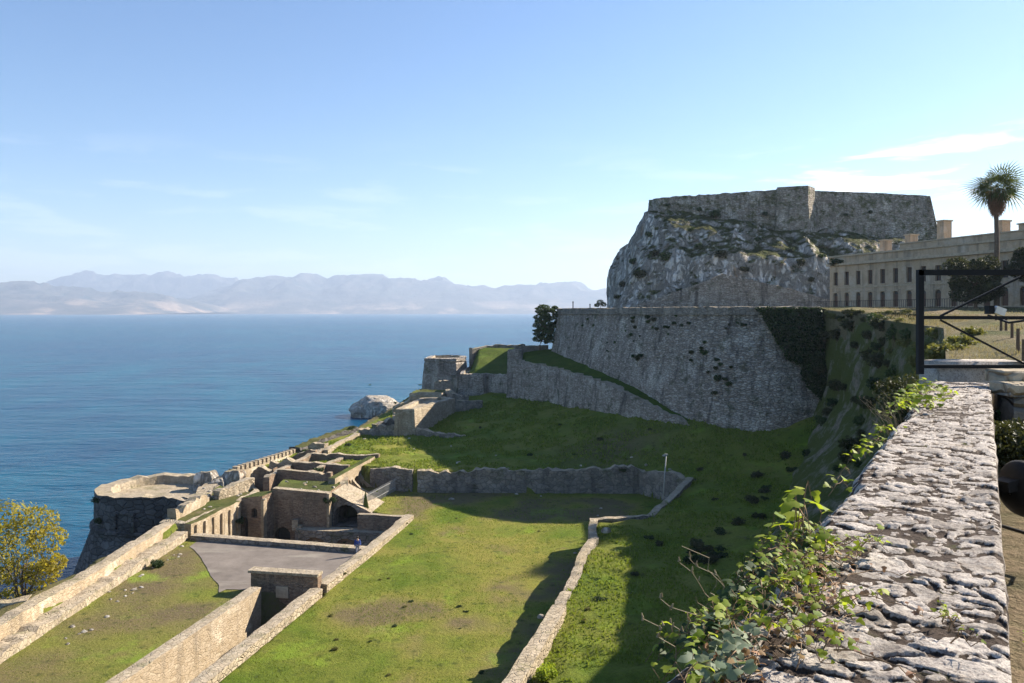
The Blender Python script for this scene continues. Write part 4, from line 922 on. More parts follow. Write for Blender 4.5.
# shrubs clinging to crag and walls: each its own thing, copies of three kinds
def scatter_shrubs():
    protos=[bush('',(0,-60,-20),1.0,700,.22,M[m],40+i,name='cliff_shrub') for i,m in enumerate(('leaf_ivy','leaf_ever','leaf_olive','leaf_pine'))]
    used=set()
    dg=bpy.context.evaluated_depsgraph_get(); g=random.Random(5)
    def place(px,py,s,ki,label,group):
        d=Vector(((px-512)/F,1,-(py-312)/F)).normalized(); hit,loc,nn,i_,ob,_=S.ray_cast(dg,Vector((0,0,0)),d,distance=400)
        if not hit or loc.y<(15 if 'gate' in label else 52): return
        p=protos[ki]
        if ki in used:
            r=p.copy(); COL.objects.link(r)
            for ch in p.children: c=ch.copy(); COL.objects.link(c); c.parent=r
        else: r=p; used.add(ki)
        r.location=loc-d*.1*s-Vector((0,0,.3*s)); r.scale=(s,s,s*.85); r.rotation_euler=(0,0,g.random()*6); tag(r,label,'shrub',group)
    for px,py,s in [(716,215,2.2),(655,254,2.0),(663,257,2.6),(650,235,1.5),(720,255,2.2),(764,214,1.5),(790,250,1.6),(800,263,2.0),(640,275,2.2),(634,262,1.6),(700,247,1.6),(745,270,1.5),(625,285,1.8),(618,297,1.6),(690,230,1.3),(870,212,1.2),(838,262,1.8),(822,256,1.4),(680,290,1.2),(812,280,1.3),(845,215,1.1),(756,240,1.3),(668,205,1.1),(700,210,1.2)]:
        place(px,py,s*.95,g.choice([0,1,3]),'small dark shrub rooted in a crack of the grey crag','shrubs on the crag')
    for px,py,s in [(632,338,.7),(642,352,.9),(668,330,.8),(700,345,.8),(720,385,.9),(722,360,.6),(657,325,.7),(610,345,.5),(697,357,.7),(735,330,.6),(590,325,.6),(682,322,.8),(640,320,.8),(712,372,.7)]:
        [place(px+g.uniform(-9,9),py+g.uniform(-8,8),s*g.uniform(.4,1.0),g.choice([0,1,3]),'small dark plant growing from the joints of the high rampart','plants on the rampart') for _ in range(4)]
    for k in range(46):
        px=g.uniform(815,912); py=g.uniform(318,470)
        if px+ (py-320)*.62>955: continue
        place(px,py,g.uniform(.7,1.6),g.choice([0,1,3,1]),'dark scrub clump on the overgrown rock flank','scrub on the flank')
    for k in range(34):
        px=g.uniform(822,918); py=g.uniform(312,322); place(px,py,g.uniform(.35,.8),g.choice([1,2]),'small scrub clump along the dry top of the flank','scrub on the flank top')
    for k in range(20):
        t=g.random(); px=700+100*t+g.uniform(-15,15); py=565-120*t+g.uniform(-18,12); place(px,py,g.uniform(.6,1.1),g.choice([0,1]),'low scrub clump at the foot of the overgrown flank','scrub at the flank foot')
    for px,py in [(648,538),(622,470),(560,640),(600,600),(660,545),(635,575),(655,640),(530,455),(600,440),(700,470),(745,455),(715,500),(560,425),(480,428),(650,430),(575,455)]:
        place(px,py,g.uniform(.35,.6),g.choice([0,1]),'low dark weed clump in the shaded grass bank','weed clumps on the bank')
    for px,py in [(905,345),(925,350),(960,345),(945,355),(975,335),(890,352),(935,335),(915,362)]:
        place(px,py,g.uniform(.7,1.2),2,'olive-green shrub on the dry slope behind the gate','shrubs behind the gate')
    for k in range(26):
        place(g.uniform(330,600),g.uniform(505,680),g.uniform(.12,.3),g.choice([0,2,2]),'small weed clump in the sunlit meadow','weeds in the meadow')
    for px,py in [(370,385),(352,428),(395,403),(348,445),(100,520),(97,500),(240,520),(330,500),(318,470),(420,385)]:
        place(px,py,.8,0,'dark tuft growing on the ruined sea works','tufts on the sea works')
    for i,p in enumerate(protos):
        if i not in used:
            for ch in list(p.children): bpy.data.objects.remove(ch)
            bpy.data.objects.remove(p)
bpy.context.view_layer.update(); scatter_shrubs()

def fallen():
    dg=bpy.context.evaluated_depsgraph_get(); g=random.Random(15); pr=[]
    zones=[((195,345),(480,512),46,'small pale fallen stone lying among the courtyard ruins','fallen stones in the ruins',.35),((60,190),(540,640),26,'small loose stone on the stepped sea parapet or beside it','loose stones along the sea parapet',.3),((520,600),(520,680),14,'small loose stone beside the winding meadow wall','loose stones by the meadow wall',.28),((430,690),(455,500),26,'small grey stone near the retaining wall of the shaded bank','grey stones near the retaining wall',.45),((360,470),(400,450),18,'small pale stone on the grass by the ravelin block','pale stones by the ravelin block',.5)]
    for (xa,xb),(ya,yb),n,lab,grp,sz in zones:
        for _ in range(n):
            px=g.uniform(xa,xb);py=g.uniform(ya,yb)
            if n==26 and xb==190 : py=640-(px-60)*.75+g.uniform(-14,14)
            if n==14: py=680-(px-515)*1.9+g.uniform(-12,12); px+=g.uniform(-3,8)
            hit,loc,nn,_i,ob,_m=S.ray_cast(dg,Vector((0,0,0)),Vector(((px-512)/F,1,-(py-312)/F)).normalized(),distance=300)
            if not hit or loc.y<40 or loc.z<-31 or nn.z<.5: continue
            if len(pr)<3: o=rockmesh('fallen_stone',lab,loc,(1,.8,.6),200+len(pr),.35,'rockw','stone',2,grp); pr.append(o)
            else: o=g.choice(pr).copy(); COL.objects.link(o); o.location=loc; tag(o,lab,'stone',grp)
            s=sz*g.uniform(.6,1.8); o.scale=(s,s*g.uniform(.7,1),s*.8); o.rotation_euler=(g.uniform(-.3,.3),0,g.uniform(0,6))
bpy.context.view_layer.update(); fallen()
# grass blades over the meadow, bank and terraces
def grass():
    g=np.random.default_rng(6); n=210000
    x=g.uniform(-37,42,n); y=36+ (160-36)*g.random(n)**1.3
    keep=~(inpoly(x,y,TRENCH)|inpoly(x,y,PIT)|inpoly(x,y,BACK)); xc=np.interp(y,coast[:,0],coast[:,1]); keep&=(x>xc+3)&(x<44-.0*y)
    keep&=~(inpoly(x,y,PLAT)&(g.random(n)<.75)); keep&=(fbm(np.column_stack([x*.35,y*.35,y*0]),3,8)>-.12)
    keep&=~(inpoly(x,y,[(-34,83),(-31,66),(-15,66),(-13,80)])); x,y=x[keep],y[keep]
    z=HZ(x,y); q=np.column_stack([x,y,x*0]); nn=fbm(q*.12,4,3)*.35+fbm(q*.9,3,5)*.16; flat=inpoly(x,y,PLAT)|inpoly(x,y,FIELD); z=z+nn*np.where(flat,np.where(x<L1(y),.08,.25),1.6)
    rise=np.clip((y-50)/100,0,1); 
    V=[];h=(.07+.14*g.random(len(x)))*(1+.8*rise)*np.where(flat,.42,.85); a=g.random(len(x))*6.28; w=h*.45; lx=(g.random(len(x))-.5)*h; ly=(g.random(len(x))-.5)*h
    dx,dy=np.cos(a)*w,np.sin(a)*w
    V=np.stack([np.column_stack([x-dx,y-dy,z-.05]),np.column_stack([x+dx,y+dy,z-.05]),np.column_stack([x+lx+dx*.4,y+ly+dy*.4,z+h]),np.column_stack([x+lx-dx*.5,y+ly-dy*.5,z+h*.8])],1).reshape(-1,3)
    o=mesh('grass',V,np.arange(len(V)).reshape(-1,4),M['grassblade']); tag(o,'short tufted grass over the meadow and the shaded bank','grass',kind='stuff')
M['grassblade']=leaf_mat('grass_blades',(.09,.15,.015),(.24,.27,.045),.35)
grass()
def drygrass():
    g=np.random.default_rng(16); n=30000
    t=g.random(n)**.8; y=14+100*g.random(n); s=g.random(n)**1.5
    ex=np.interp(y,[12.8,38,64,94,109],[6.9,20.6,34.5,41.3,42.4]); x=ex+.2+s*30*np.minimum(1,y/40)
    z=eh(x,y); h=(.05+.13*g.random(n))*(.6+y/110); a=g.random(n)*6.28; w=h*.18; lx=(g.random(n)-.5)*h; ly=(g.random(n)-.5)*h; dx,dy=np.cos(a)*w,np.sin(a)*w
    V=np.stack([np.column_stack([x-dx,y-dy,z-.05]),np.column_stack([x+dx,y+dy,z-.05]),np.column_stack([x+lx,y+ly,z+h])],1).reshape(-1,3)
    o=mesh('dry_grass',V,np.arange(len(V)).reshape(-1,3),M['straw']); tag(o,'dry straw-coloured grass on the slope behind the gate','grass',kind='stuff')
drygrass()

# ================================================================ near wall
WD=Vector((math.sin(R(30.6)),math.cos(R(30.6)),0)); WN=Vector((WD.y,-WD.x,0))   # along, to the right
W0=Vector((.08,0,-1.1))      # right edge at y=0
def nearwall():
    Wd=.84; L0,L1_=-1.6,14.3
    s=[]; t=L0
    while t<L1_:
        s.append(t); d=max(1.6,t*.87); t+=.0052*max(1,(d/2.2)**1.5)
    s=np.array(s+[L1_]); w=np.linspace(0,Wd,120)
    SS,WW=np.meshgrid(s,w,indexing='ij'); u=SS.ravel(); v=WW.ravel()
    q=np.column_stack([u,v,0*u]); wb=fbm(q*3.2,4,2)*.10+fbm(q*16,3,62)*.012; wb2=fbm(q*2.6+9,4,4)*.13+fbm(q*16+5,3,64)*.012
    A,B=6.6,8.6   # cells per metre along / across -> long axis across the wall in the picture
    gx=(v+wb)*A*.8; gy=(u+wb2)*B
    ix=np.floor(gx).astype(int); iy=np.floor(gy).astype(int); best=np.full(len(u),9.);sec=np.full(len(u),9.);cid=np.zeros(len(u),int); bx=np.zeros(len(u));by=np.zeros(len(u))
    for a in(-1,0,1):
        for b in(-1,0,1):
            cx=ix+a;cy=iy+b; z0=np.zeros_like(cx); jx=cx+.5+.9*(_h(cx,cy,z0,5)-.5); jy=cy+.5+.9*(_h(cx,cy,z0,6)-.5)
            sz=.55+.95*_h(cx,cy,z0,7)
            d=np.hypot(gx-jx,gy-jy)/sz; c=cx*1009+cy
            m=d<best; sec=np.where(m,best,np.minimum(sec,d)); cid=np.where(m,c,cid); bx=np.where(m,gx-jx,bx);by=np.where(m,gy-jy,by); best=np.where(m,d,best)
    e=sec-best; z0=np.zeros_like(cid); r1=_h(cid,z0,z0,1);r2=_h(cid,z0,z0,2);r3=_h(cid,z0,z0,3);r4=_h(cid,z0,z0,4)
    rag=fbm(q*22,4,11); edge=np.clip((e-.12+rag*.24)/.11,0,1); edge=edge*edge*(3-2*edge)
    cover=fbm(q*1.4,4,13); low=(r1<.13)|((cover>.06)&(r1<.7)&(v>.22))
    stone=edge*np.where(low,0.0,1)
    sx,sy=gx*3.1,gy*2.6; i2,j2=np.floor(sx).astype(int),np.floor(sy).astype(int); b1=np.full(len(u),9.);b2=np.full(len(u),9.);c2=np.zeros(len(u),int)
    for a in(-1,0,1):
        for b in(-1,0,1):
            cx=i2+a;cy=j2+b; zz=np.zeros_like(cx); d=np.hypot(sx-cx-.5-.8*(_h(cx,cy,zz,45)-.5),sy-cy-.5-.8*(_h(cx,cy,zz,46)-.5)); m=d<b1
            b2=np.where(m,b1,np.minimum(b2,d)); c2=np.where(m,cx*733+cy,c2); b1=np.where(m,d,b1)
    z00=np.zeros_like(c2); small=np.clip((b2-b1-.12+rag*.3)/.2,0,1)*(_h(c2,z00,z00,49)<.45)*(1-stone)
    # worn rows: far right third is paved with bigger, brighter stones
    h=small*(.004+.008*r2)+stone*(.010+.014*r2)+ stone*(bx*(r3-.5)+by*(r4-.5))*.022 + .013*fbm(q*8,4,15)*(.3+stone*.6)-.009*np.abs(fbm(q*20,4,17))+.004*fbm(q*60,3,27)+.003*fbm(q*130,2,18)
    h=h*.85+.02*fbm(q*.9,3,19)
    # edges crumble
    el=v; er=Wd-v
    lidx=Wd-v   # v=0 is the right edge
    h-=np.clip((.09+.06*fbm(q*3,3,23)-(Wd-v))/.09,0,1)**1.3*.10   # ragged left edge
    h-=np.clip((.03-v)/.03,0,1)*.012
    tone=r3; stone=np.maximum(stone,small*.85)
    P0=np.array([W0.x,W0.y,W0.z]); wd=np.array(WD);wn=np.array(WN)
    jl=.035*fbm(q*np.array([4,0,0])+3,3,29)*(v/Wd)
    jl=jl+.13*np.clip((3.3-u)/1.3,0,1)*v/Wd
    X=P0+u[:,None]*wd-(v+jl)[:,None]*wn; X[:,2]+=h
    nr,nc=SS.shape
    V=X; Fs=grid_faces(nr,nc)
    Fs=[f[::-1] for f in Fs]
    att_s=stone; 
    # side faces
    b=len(V); ex=[];n2=9
    for col,sgn in ((nc-1,-1),(0,1)):
        idx=np.arange(nr)*nc+col; rows=[V[idx]]
        hh=np.r_[0,np.linspace(.05,.95,n2-1)] if sgn==1 else np.r_[0,np.linspace(.1,5,n2-1)]
        for k in range(1,n2):
            r=V[idx].copy(); r[:,2]=W0.z-hh[k]; r[:,:2]+= (fbm(np.column_stack([s*5,s*0+hh[k]*4,s*0+sgn]),3,31)*.03)[:,None]*wn[:2]
            r[:,:2]-=(sgn*0.0)*wn[:2]; rows.append(r)
        base=len(V)+sum(len(z_) for z_ in ex); 
        ex+=rows[1:]
        def vid(k,i): return idx[i] if k==0 else base+(k-1)*nr+i
        for k in range(n2-1):
            for i in range(nr-1):
                f=(int(vid(k,i)),int(vid(k,i+1)),int(vid(k+1,i+1)),int(vid(k+1,i))); Fs.append(f if sgn==-1 else f[::-1])
    V=np.concatenate([V]+ex); ne=len(V)-len(stone)
    fs=np.concatenate([stone,np.clip(.55+.6*fbm(V[len(stone):]*9,3,33),0,1)]); ft=np.concatenate([tone,np.full(ne,.5)])
    o=mesh('near_wall',V,Fs,M['nearstone'],smooth=True,attr={'stone':fs,'tone':ft})
    return tag(o,'wide rough limestone wall top running diagonally from the foreground to the gate','wall')
def nearstone():
    t=NT('weathered_white_limestone'); st=t.attr('stone'); tn=t.attr('tone')
    f=t.noise(38,8,.75); g=t.noise(7,6,.7); v=t.noise(120,4,.7)
    a=t.mix(tn,(.28,.245,.205),(.54,.485,.425)); a=t.mix(t.ramp(g,.42,.66,0,.7),a,(.68,.615,.545)); a=t.mix(t.ramp(f,.5,.62,0,.8),a,(.13,.105,.095))
    a=t.mix(t.ramp(v,.5,.66,0,.65),a,(.16,.13,.12)); a=t.mix(t.ramp(t.noise(3,6,.7),.6,.7,0,.5),a,(.32,.25,.17))
    d=t.mix(t.ramp(f,.3,.7),(.025,.02,.016),(.1,.072,.055)); d=t.mix(t.ramp(t.noise(4,5,.7),.6,.72,0,.7),d,(.07,.085,.02)); d=t.mix(t.ramp(t.noise(9,5,.6),.62,.7,0,.6),d,(.34,.27,.2))
    m=t.ramp(t.math('ADD',st,t.math('MULTIPLY',t.math('SUBTRACT',f,.5),1.3)),.42,.62)
    col=t.mix(m,d,a); t.bump(t.math('ADD',f,t.math('MULTIPLY',v,.5)),1,.012)
    return t.fin(col,.9,.12)
M['nearstone']=nearstone()
nearwall()
def wp(u,v,z=0): q=W0+WD*u-WN*v; return Vector((q.x,q.y,q.z+z))

# end block
def endblock():
    a=12.65/WD.y; g=MB()
    c=wp(a+.55,.36,.02)
    V=[];bm=bmesh.new(); bmesh.ops.create_cube(bm,size=1)
    bmesh.ops.scale(bm,vec=(1.42,.62,.62),verts=bm.verts); bmesh.ops.bevel(bm,geom=bm.edges[:]+bm.verts[:],offset=.035,segments=2)
    bmesh.ops.subdivide_edges(bm,edges=bm.edges[:],cuts=3,use_grid_fill=True)
    V=np.array([v.co[:] for v in bm.verts]); V=rough(V,.03,.25,3); Fs=[[v.index for v in f.verts] for f in bm.faces]; bm.free()
    o=mesh('end_block',V,Fs,M['nearstone'],smooth=True,attr={'stone':np.clip(.75+.5*fbm(V*6,3,4),0,1),'tone':np.full(len(V),.6)})
    o.location=(c.x+.12,c.y+.02,-1.12); o.rotation_euler=(0,0,0.0)
    tag(o,'squared pale stone block across the far end of the near wall','stone block')
endblock()
# gate
def gate():
    Y=12.95; fx=lambda px:(px-512)*Y/F; fz=lambda py:-(py-312)*Y/F
    root=empty('iron_gate',(fx(920),Y,fz(368)),'black iron barrier frame with crossing braces at the end of the near wall','gate')
    o=(-fx(920),-Y,-fz(368))
    def bar(name,pts,r):
        m=MB(); a,b=Vector(pts[0]),Vector(pts[1]); d=(b-a); L=d.length; ang=math.atan2(d.z,d.x)
        m.box((a+b)/2,(L,r*2,r*2),ry=-ang); q=m.build(name,M['iron'],root); q.location=o
    bar('post',[(fx(920),Y,fz(374)),(fx(920),Y,fz(270))],.045)
    bar('top_rail',[(fx(917.5),Y,fz(272.5)),(fx(1068),Y,fz(272.5))],.045)
    bar('middle_rail',[(fx(922),Y,fz(317.5)),(fx(1068),Y,fz(318))],.028)
    bar('bottom_rail',[(fx(922),Y,fz(366.5)),(fx(1068),Y,fz(366.5))],.028)
    bar('post',[(fx(1070),Y,fz(390)),(fx(1070),Y,fz(270))],.045)
    bar('brace',[(fx(942),Y+.05,fz(316)),(fx(1028),Y+.05,fz(274))],.016)
    bar('brace',[(fx(942),Y+.05,fz(320)),(fx(1028),Y+.05,fz(365))],.014)
gate()
# floodlights
def flood(name,label,c,R_,yaw,tilt,parentgroup=None):
    root=empty(name,c,label,'floodlight'); root.rotation_euler=(tilt,0,yaw)
    # housing lathe about local -Y axis (facing -Y)
    prof=[(.02,.55),(.45,.5),(.8,.28),(.96,.0),(1.0,-.12),(.97,-.2)]
    V=[];n=28
    for r,y in prof:
        for k in range(n): a=2*math.pi*k/n; V.append((r*R_*math.cos(a),y*R_,r*R_*math.sin(a)))
    Fs=grid_faces(len(prof),n,0,True); m=MB(); m.add(V,Fs); m.build('housing',M['iron'],root,True)
    prof=[(.97,-.2),(.9,-.2),(.86,-.1),(.6,.1),(.2,.2),(.01,.21)]; V=[]
    for r,y in prof:
        for k in range(n): a=2*math.pi*k/n; V.append((r*R_*math.cos(a),y*R_,r*R_*math.sin(a)))
    m=MB(); m.add(V,grid_faces(len(prof),n,0,True)); m.build('reflector',M['reflector'],root,True)
    m=MB(); m.tube([(-1.08*R_,.1*R_,0),(-1.1*R_,.2*R_,-1.0*R_),(-.8*R_,.3*R_,-1.35*R_),(.8*R_,.3*R_,-1.35*R_),(1.1*R_,.2*R_,-1.0*R_),(1.08*R_,.1*R_,0)],.06*R_,6); m.build('bracket',M['iron'],root)
    m=MB(); m.box((0,.62*R_,.35*R_),(.6*R_,.5*R_,.35*R_)); m.build('ballast_box',M['iron'],root)
M['reflector']=plain('pale_reflector_glass',(.6,.6,.58),.25,.1,5,.5,.2)
flood('floodlight','black round floodlight with pale lens on the ground at the right edge',(4.44,6.95,-1.55),.26,R(105),R(-10))
def lamp():
    Y=14.2; x=(994-512)*Y/F; z=-(311-312)*Y/F
    root=empty('gate_lamp',(x,Y,z),'small boxy floodlight with a white lens clamped behind the gate rail','floodlight')
    m=MB(); m.box((-.08,0,.02),(.10,.14,.15)); m.build('housing',M['iron'],root)
    m=MB(); m.box((.07,-.03,0),(.18,.12,.13),ry=.35); m.build('lens',M['reflector'],root)
    m=MB(); m.tube([(-.1,0,-.08),(-.1,-.6,-.2),(-.1,-1.2,-.14)],.02,6); m.build('bracket',M['iron'],root)
lamp()
# kerb stones right of the gate
for k,(px,py,lb) in enumerate([(1012,372,'upper pale kerb stone at the right edge under the gate rail'),(1018,384,'lower pale kerb stone at the right edge under the gate rail')]):
    Y=11.6-.4*k; m=MB(); bm=None
    c=((px-512)*Y/F+.1,Y,-(py-312)*Y/F-.1); prism('kerb_stone',lb,[(c[0]-.36,Y-.24),(c[0]+.6,Y-.24),(c[0]+.6,Y+.24),(c[0]-.36,Y+.24)],[(0,c[2]-.05),(0,c[2]+.1),(.03,c[2]+.12)],[M['lime'],M['limetop']],step=.25,rg=.02,rag=.02,cat='kerb stone')
    prism('stone_pier',('taller' if k==0 else 'shorter')+' rough stone footing under the '+('upper' if k==0 else 'lower')+' kerb stone at the right edge',[(c[0]-.3,Y-.2),(c[0]+.35,Y-.2),(c[0]+.35,Y+.2),(c[0]-.3,Y+.2)],[(0,-2.3),(.03,c[2]-.06)],[M['rubble'],M['limetop']],step=.3,rg=.03,rag=.02,cat='stone footing')
# wooden post rail on the slope: posts are things
def posts():
    data=[(1001,326,10),(1006,333,10),(1012,338,11),(1018,349,14),(1024,362,16),(996,322,8)]
    first=None
    for px,py,h in data:
        Y=1.0*F/h; Y=min(Y,70); Y={8:62,10:52,11:46,14:38,16:32}[h]
        x=(px-512)*Y/F; z=HE(x,Y)
        if first is None:
            m=MB(); m.tube([(0,0,-.3),(0,0,1.05)],[.085,.075],8); first=m.build('fence_post',M['wood']); o=first
        else: o=first.copy(); COL.objects.link(o)
        o.location=(x,Y,z); tag(o,'short brown wooden post on the dry slope behind the gate','post','wooden posts on the slope')
posts()
# railing before the barracks
def railing():
    a=Vector((53.5,150,.45)); b=Vector((61.5,108,.35)); root=empty('iron_railing',a,'long thin dark iron railing in front of the barracks','railing'); d=b-a; L=d.length; ang=math.atan2(d.y,d.x)
    for z in (.25,1.45): m=MB(); m.box(d/2+Vector((0,0,z)),(L,.04,.05),rz=ang); m.build('rail',M['iron'],root)
    N=90; 
    p0=None
    for k in range(N):
        q=d*(k/(N-1))
        if p0 is None: m=MB(); m.box((0,0,.75),(.045,.045,1.5)); p0=m.build('picket',M['iron'],root); o=p0
        else: o=p0.copy(); COL.objects.link(o)
        o.location=q
railing()
# meadow fence
def fence():
    a=Vector((-17.9,96.2,-23.6)); b=Vector((-15.3,106.6,-23.6)); root=empty('picket_fence',a,'pale picket fence between the broken arches and the meadow','fence'); d=b-a
    p0=None
    for k in range(30):
        q=d*(k/29)
        if p0 is None: m=MB(); m.box((0,0,.7),(.07,.07,1.7)); p0=m.build('picket',M['steelpost'],root); o=p0
        else: o=p0.copy(); COL.objects.link(o)
        o.location=q
    for z in(.4,1.3): m=MB(); m.box(d/2+Vector((0,0,z)),(d.length,.04,.05),rz=math.atan2(d.y,d.x)); m.build('rail',M['steelpost'],root)
fence()
def pole(name,label,px,pyb,pyt,z,r=.06,mat='steelpost',lean=0,head=True):
    x,y=P(px,pyb,z); h=(pyb-pyt)*y/F; root=empty(name,(x,y,z),label,'pole')
    m=MB(); m.tube([(0,0,-.2),(lean,0,h)],[r,r*.7],8); m.build('shaft',M[mat],root,True)
    if head: m=MB(); m.box((lean,0,h+.05),(.34,.16,.14)); m.build('lamp_head',M[mat],root)
pole('lamp_pole','slim pale lamp pole in the shaded back corner of the meadow',663,497,455,-20.5,.08,lean=.35)
pole('signal_pole','thin dark pole on the bright grass terrace before the ravelin',398,444,420,-21,.05,'iron',head=False)
# small dark fence posts on the rampart top
for k,(px,Y,h) in enumerate([(573,172,1.7),(590,185,1.3)]):
    x=(px-512)*Y/F; m=MB(); m.tube([(0,0,-.3),(0,0,h)],.12,6); m.tube([(0,0,h),(0,0,h+.25)],[.2,.1],6); o=m.build('marker_post',M['iron']); o.location=(x,Y,.35); tag(o,['left','right'][k]+' one of two small dark marker posts on the far rampart top','post')

# person on the platform
def person():
    x,y=P(357.5,554.5,-23.55); root=empty('person',(x,y,-23.57),'person in a blue jacket and pale trousers walking at the platform corner','person'); root.rotation_euler=(0,0,R(20))
    J={'pel':(0,0,.95,.13),'chest':(0,-.02,1.32,.15),'neck':(0,-.03,1.48,.06),'head':(0,-.05,1.62,.09),'crown':(0,-.05,1.72,.075),
       'lh':(-.1,0,.9,.1),'lk':(-.12,-.14,.5,.07),'la':(-.12,-.16,.1,.045),'lt':(-.12,-.32,.04,.04),
       'rh':(.1,0,.9,.1),'rk':(.11,.06,.5,.07),'ra':(.12,.26,.12,.045),'rt':(.12,.14,.04,.04),
       'ls':(-.19,0,1.4,.07),'le':(-.25,.08,1.12,.05),'lw':(-.26,-.02,.88,.035),'lf':(-.26,-.05,.78,.03),
       'rs':(.19,0,1.4,.07),'re':(.25,-.04,1.12,.05),'rw':(.25,-.2,.92,.035),'rf':(.25,-.25,.84,.03)}
    E=[('pel','chest'),('chest','neck'),('neck','head'),('head','crown'),('pel','lh'),('lh','lk'),('lk','la'),('la','lt'),('pel','rh'),('rh','rk'),('rk','ra'),('ra','rt'),('chest','ls'),('ls','le'),('le','lw'),('lw','lf'),('chest','rs'),('rs','re'),('re','rw'),('rw','rf')]
    def skin(name,keys,mat,g=0.):
        ks=[k for k in J if k in keys]; me=bpy.data.meshes.new(name); me.from_pydata([J[k][:3] for k in ks],[(ks.index(a),ks.index(b)) for a,b in E if a in ks and b in ks],[])
        o=bpy.data.objects.new(name,me); COL.objects.link(o); o.parent=root; md=o.modifiers.new('s','SKIN')
        for i,k in enumerate(ks): me.skin_vertices[0].data[i].radius=(J[k][3]+g,J[k][3]+g)
        me.skin_vertices[0].data[0].use_root=True
        o.modifiers.new('d','SUBSURF').levels=1; o.modifiers['d'].render_levels=1; me.materials.append(mat); return o
    skin('body',set(J),plain('skin',(.45,.3,.22),.6))
    skin('jacket',{'pel','chest','ls','le','lw','rs','re','rw'},plain('blue_jacket',(.04,.08,.3),.8),.03)
    skin('trousers',{'pel','lh','lk','la','rh','rk','ra'},plain('pale_trousers',(.3,.3,.33),.8),.022)
    m=MB(); bm=bmesh.new(); bmesh.ops.create_uvsphere(bm,u_segments=12,v_segments=8,radius=.11); m.add([v.co+Vector((0,-.03,1.7)) for v in bm.verts],[tuple(v.index for v in f.verts) for f in bm.faces]); bm.free(); m.build('hair',plain('dark_hair',(.03,.02,.015),.7),root,True)
person()

# ================================================================ vines on the near wall
def vine(label,u0,u1,v0,spread,n,mat,size,seed,hgt=.16,hang=.1,name='wall_vine',trail=5,run=.35):
    g=random.Random(seed); root=empty(name,wp((u0+u1)/2,v0,0),label,'vine'); o=-wp((u0+u1)/2,v0,0)
    stems=MB(); V=[];Fs=[]; L=[(0,0,0),(.12,-.3,.03),(.36,-.42,.0),(.5,-.22,.05),(.8,-.2,.0),(1.0,0,-.12),(.8,.2,.0),(.5,.22,.05),(.36,.42,.0),(.12,.3,.03)]
    def leaf(p,d,s):
        d=d.normalized(); nz=Vector((g.uniform(-.7,.7),g.uniform(-.8,.5),1)).normalized(); a=(d-nz*d.dot(nz)); 
        if a.length<.05: a=Vector((1,0,0))
        a.normalize(); b=nz.cross(a); base=len(V)
        cup=g.uniform(-.25,.35)
        for x,y,z in L: V.append(tuple(p+a*x*s+b*y*s+nz*(z+cup*abs(y)-.15*x*x)*s))
        # fan either side of the midrib
        Fs.append((base,base+1,base+2,base+3)); Fs.append((base,base+3,base+7)); Fs.append((base,base+7,base+8,base+9)); Fs.append((base+3,base+4,base+5,base+6,base+7))
    for k in range(trail):
        u=g.uniform(u0,u1); v=v0+g.uniform(-spread,spread*.4); p=wp(u,v,.02); ang=g.uniform(0,6.28); pts=[p.copy()]
        dirn=WD*math.cos(ang)*1.2+WN*math.sin(ang)*.7-WN*.1; K=g.randint(6,10)
        for q in range(K):
            dirn=(dirn+Vector((g.uniform(-.5,.5),g.uniform(-.5,.5),0))).normalized()
            p=p+dirn*run/K*g.uniform(.7,1.3); 
            # height: arch above wall, droop off the edge
            rel=p-W0; vv=-(rel.dot(WN)); zz=.03+hgt*math.sin(math.pi*min(1,(q+1)/K*.9))*g.uniform(.5,1.2)-max(0,vv-.84)*1.1*hang*6
            pts.append(Vector((p.x,p.y,W0.z+zz)))
        stems.tube(pts,[.0028*(1-.6*i/len(pts)) for i in range(len(pts))],5)
        for q in range(n//trail):
            i=g.randrange(1,len(pts)); pp=pts[i]+Vector((g.uniform(-.03,.03),g.uniform(-.03,.03),g.uniform(0,.035)))
            leaf(pp,Vector((g.uniform(-1,1),g.uniform(-1,1),g.uniform(-.2,.5))),size*g.uniform(.45,1.25))
            stems.tube([pts[i],pp],.0012,4)
    a=stems.build('stems',M['stem'],root,True); a.location=o
    b=mesh('leaves',V,Fs,mat,root,True); b.location=o
vine('lush bright green vine on the left edge of the near wall in the middle distance',2.6,3.9,.74,.16,520,M['leaf_vine'],.036,1,.07,trail=40,run=.28)
vine('small reddish trailing vine among the green one on the near wall',2.3,3.4,.68,.12,60,M['leaf_red'],.036,2,.05,trail=9,run=.25)
vine('brown withered vine runners lying on the stones below the lush vine',2.5,3.8,.66,.2,90,M['thatch'],.03,12,.03,trail=16,run=.35)
vine('dark shaded ivy hanging over the outer edge of the near wall',2.2,4.0,.86,.05,260,M['leaf_ivy'],.045,13,.04,trail=22,run=.2)
vine('pale grey-green broad-leaved creeper at the bottom left corner of the near wall',1.95,2.5,.78,.08,90,M['leaf_pale'],.06,3,.05,trail=12,run=.2)
vine('yellow-green vine over the bottom left end of the near wall',2.0,2.7,.74,.1,70,M['leaf_vine'],.042,4,.06,trail=10,run=.22)
vine('strip of green vine along the far left edge of the near wall near the gate',9.4,12.9,.80,.1,210,M['leaf_vine'],.09,5,.10,trail=34,run=.4)
vine('thin green vine on the left edge halfway along the near wall',4.6,8.6,.86,.04,66,M['leaf_vine'],.06,6,.06,trail=12,run=.22)
vine('single leggy upright vine sprig with large leaves left of the near wall',3.7,4.2,.84,.05,34,M['leaf_vine'],.085,7,.2,trail=5,run=.22)
vine('tiny green sprig growing in the stones at the right part of the near wall',2.9,3.2,.2,.05,26,M['leaf_vine'],.02,9,.03,trail=4,run=.08)
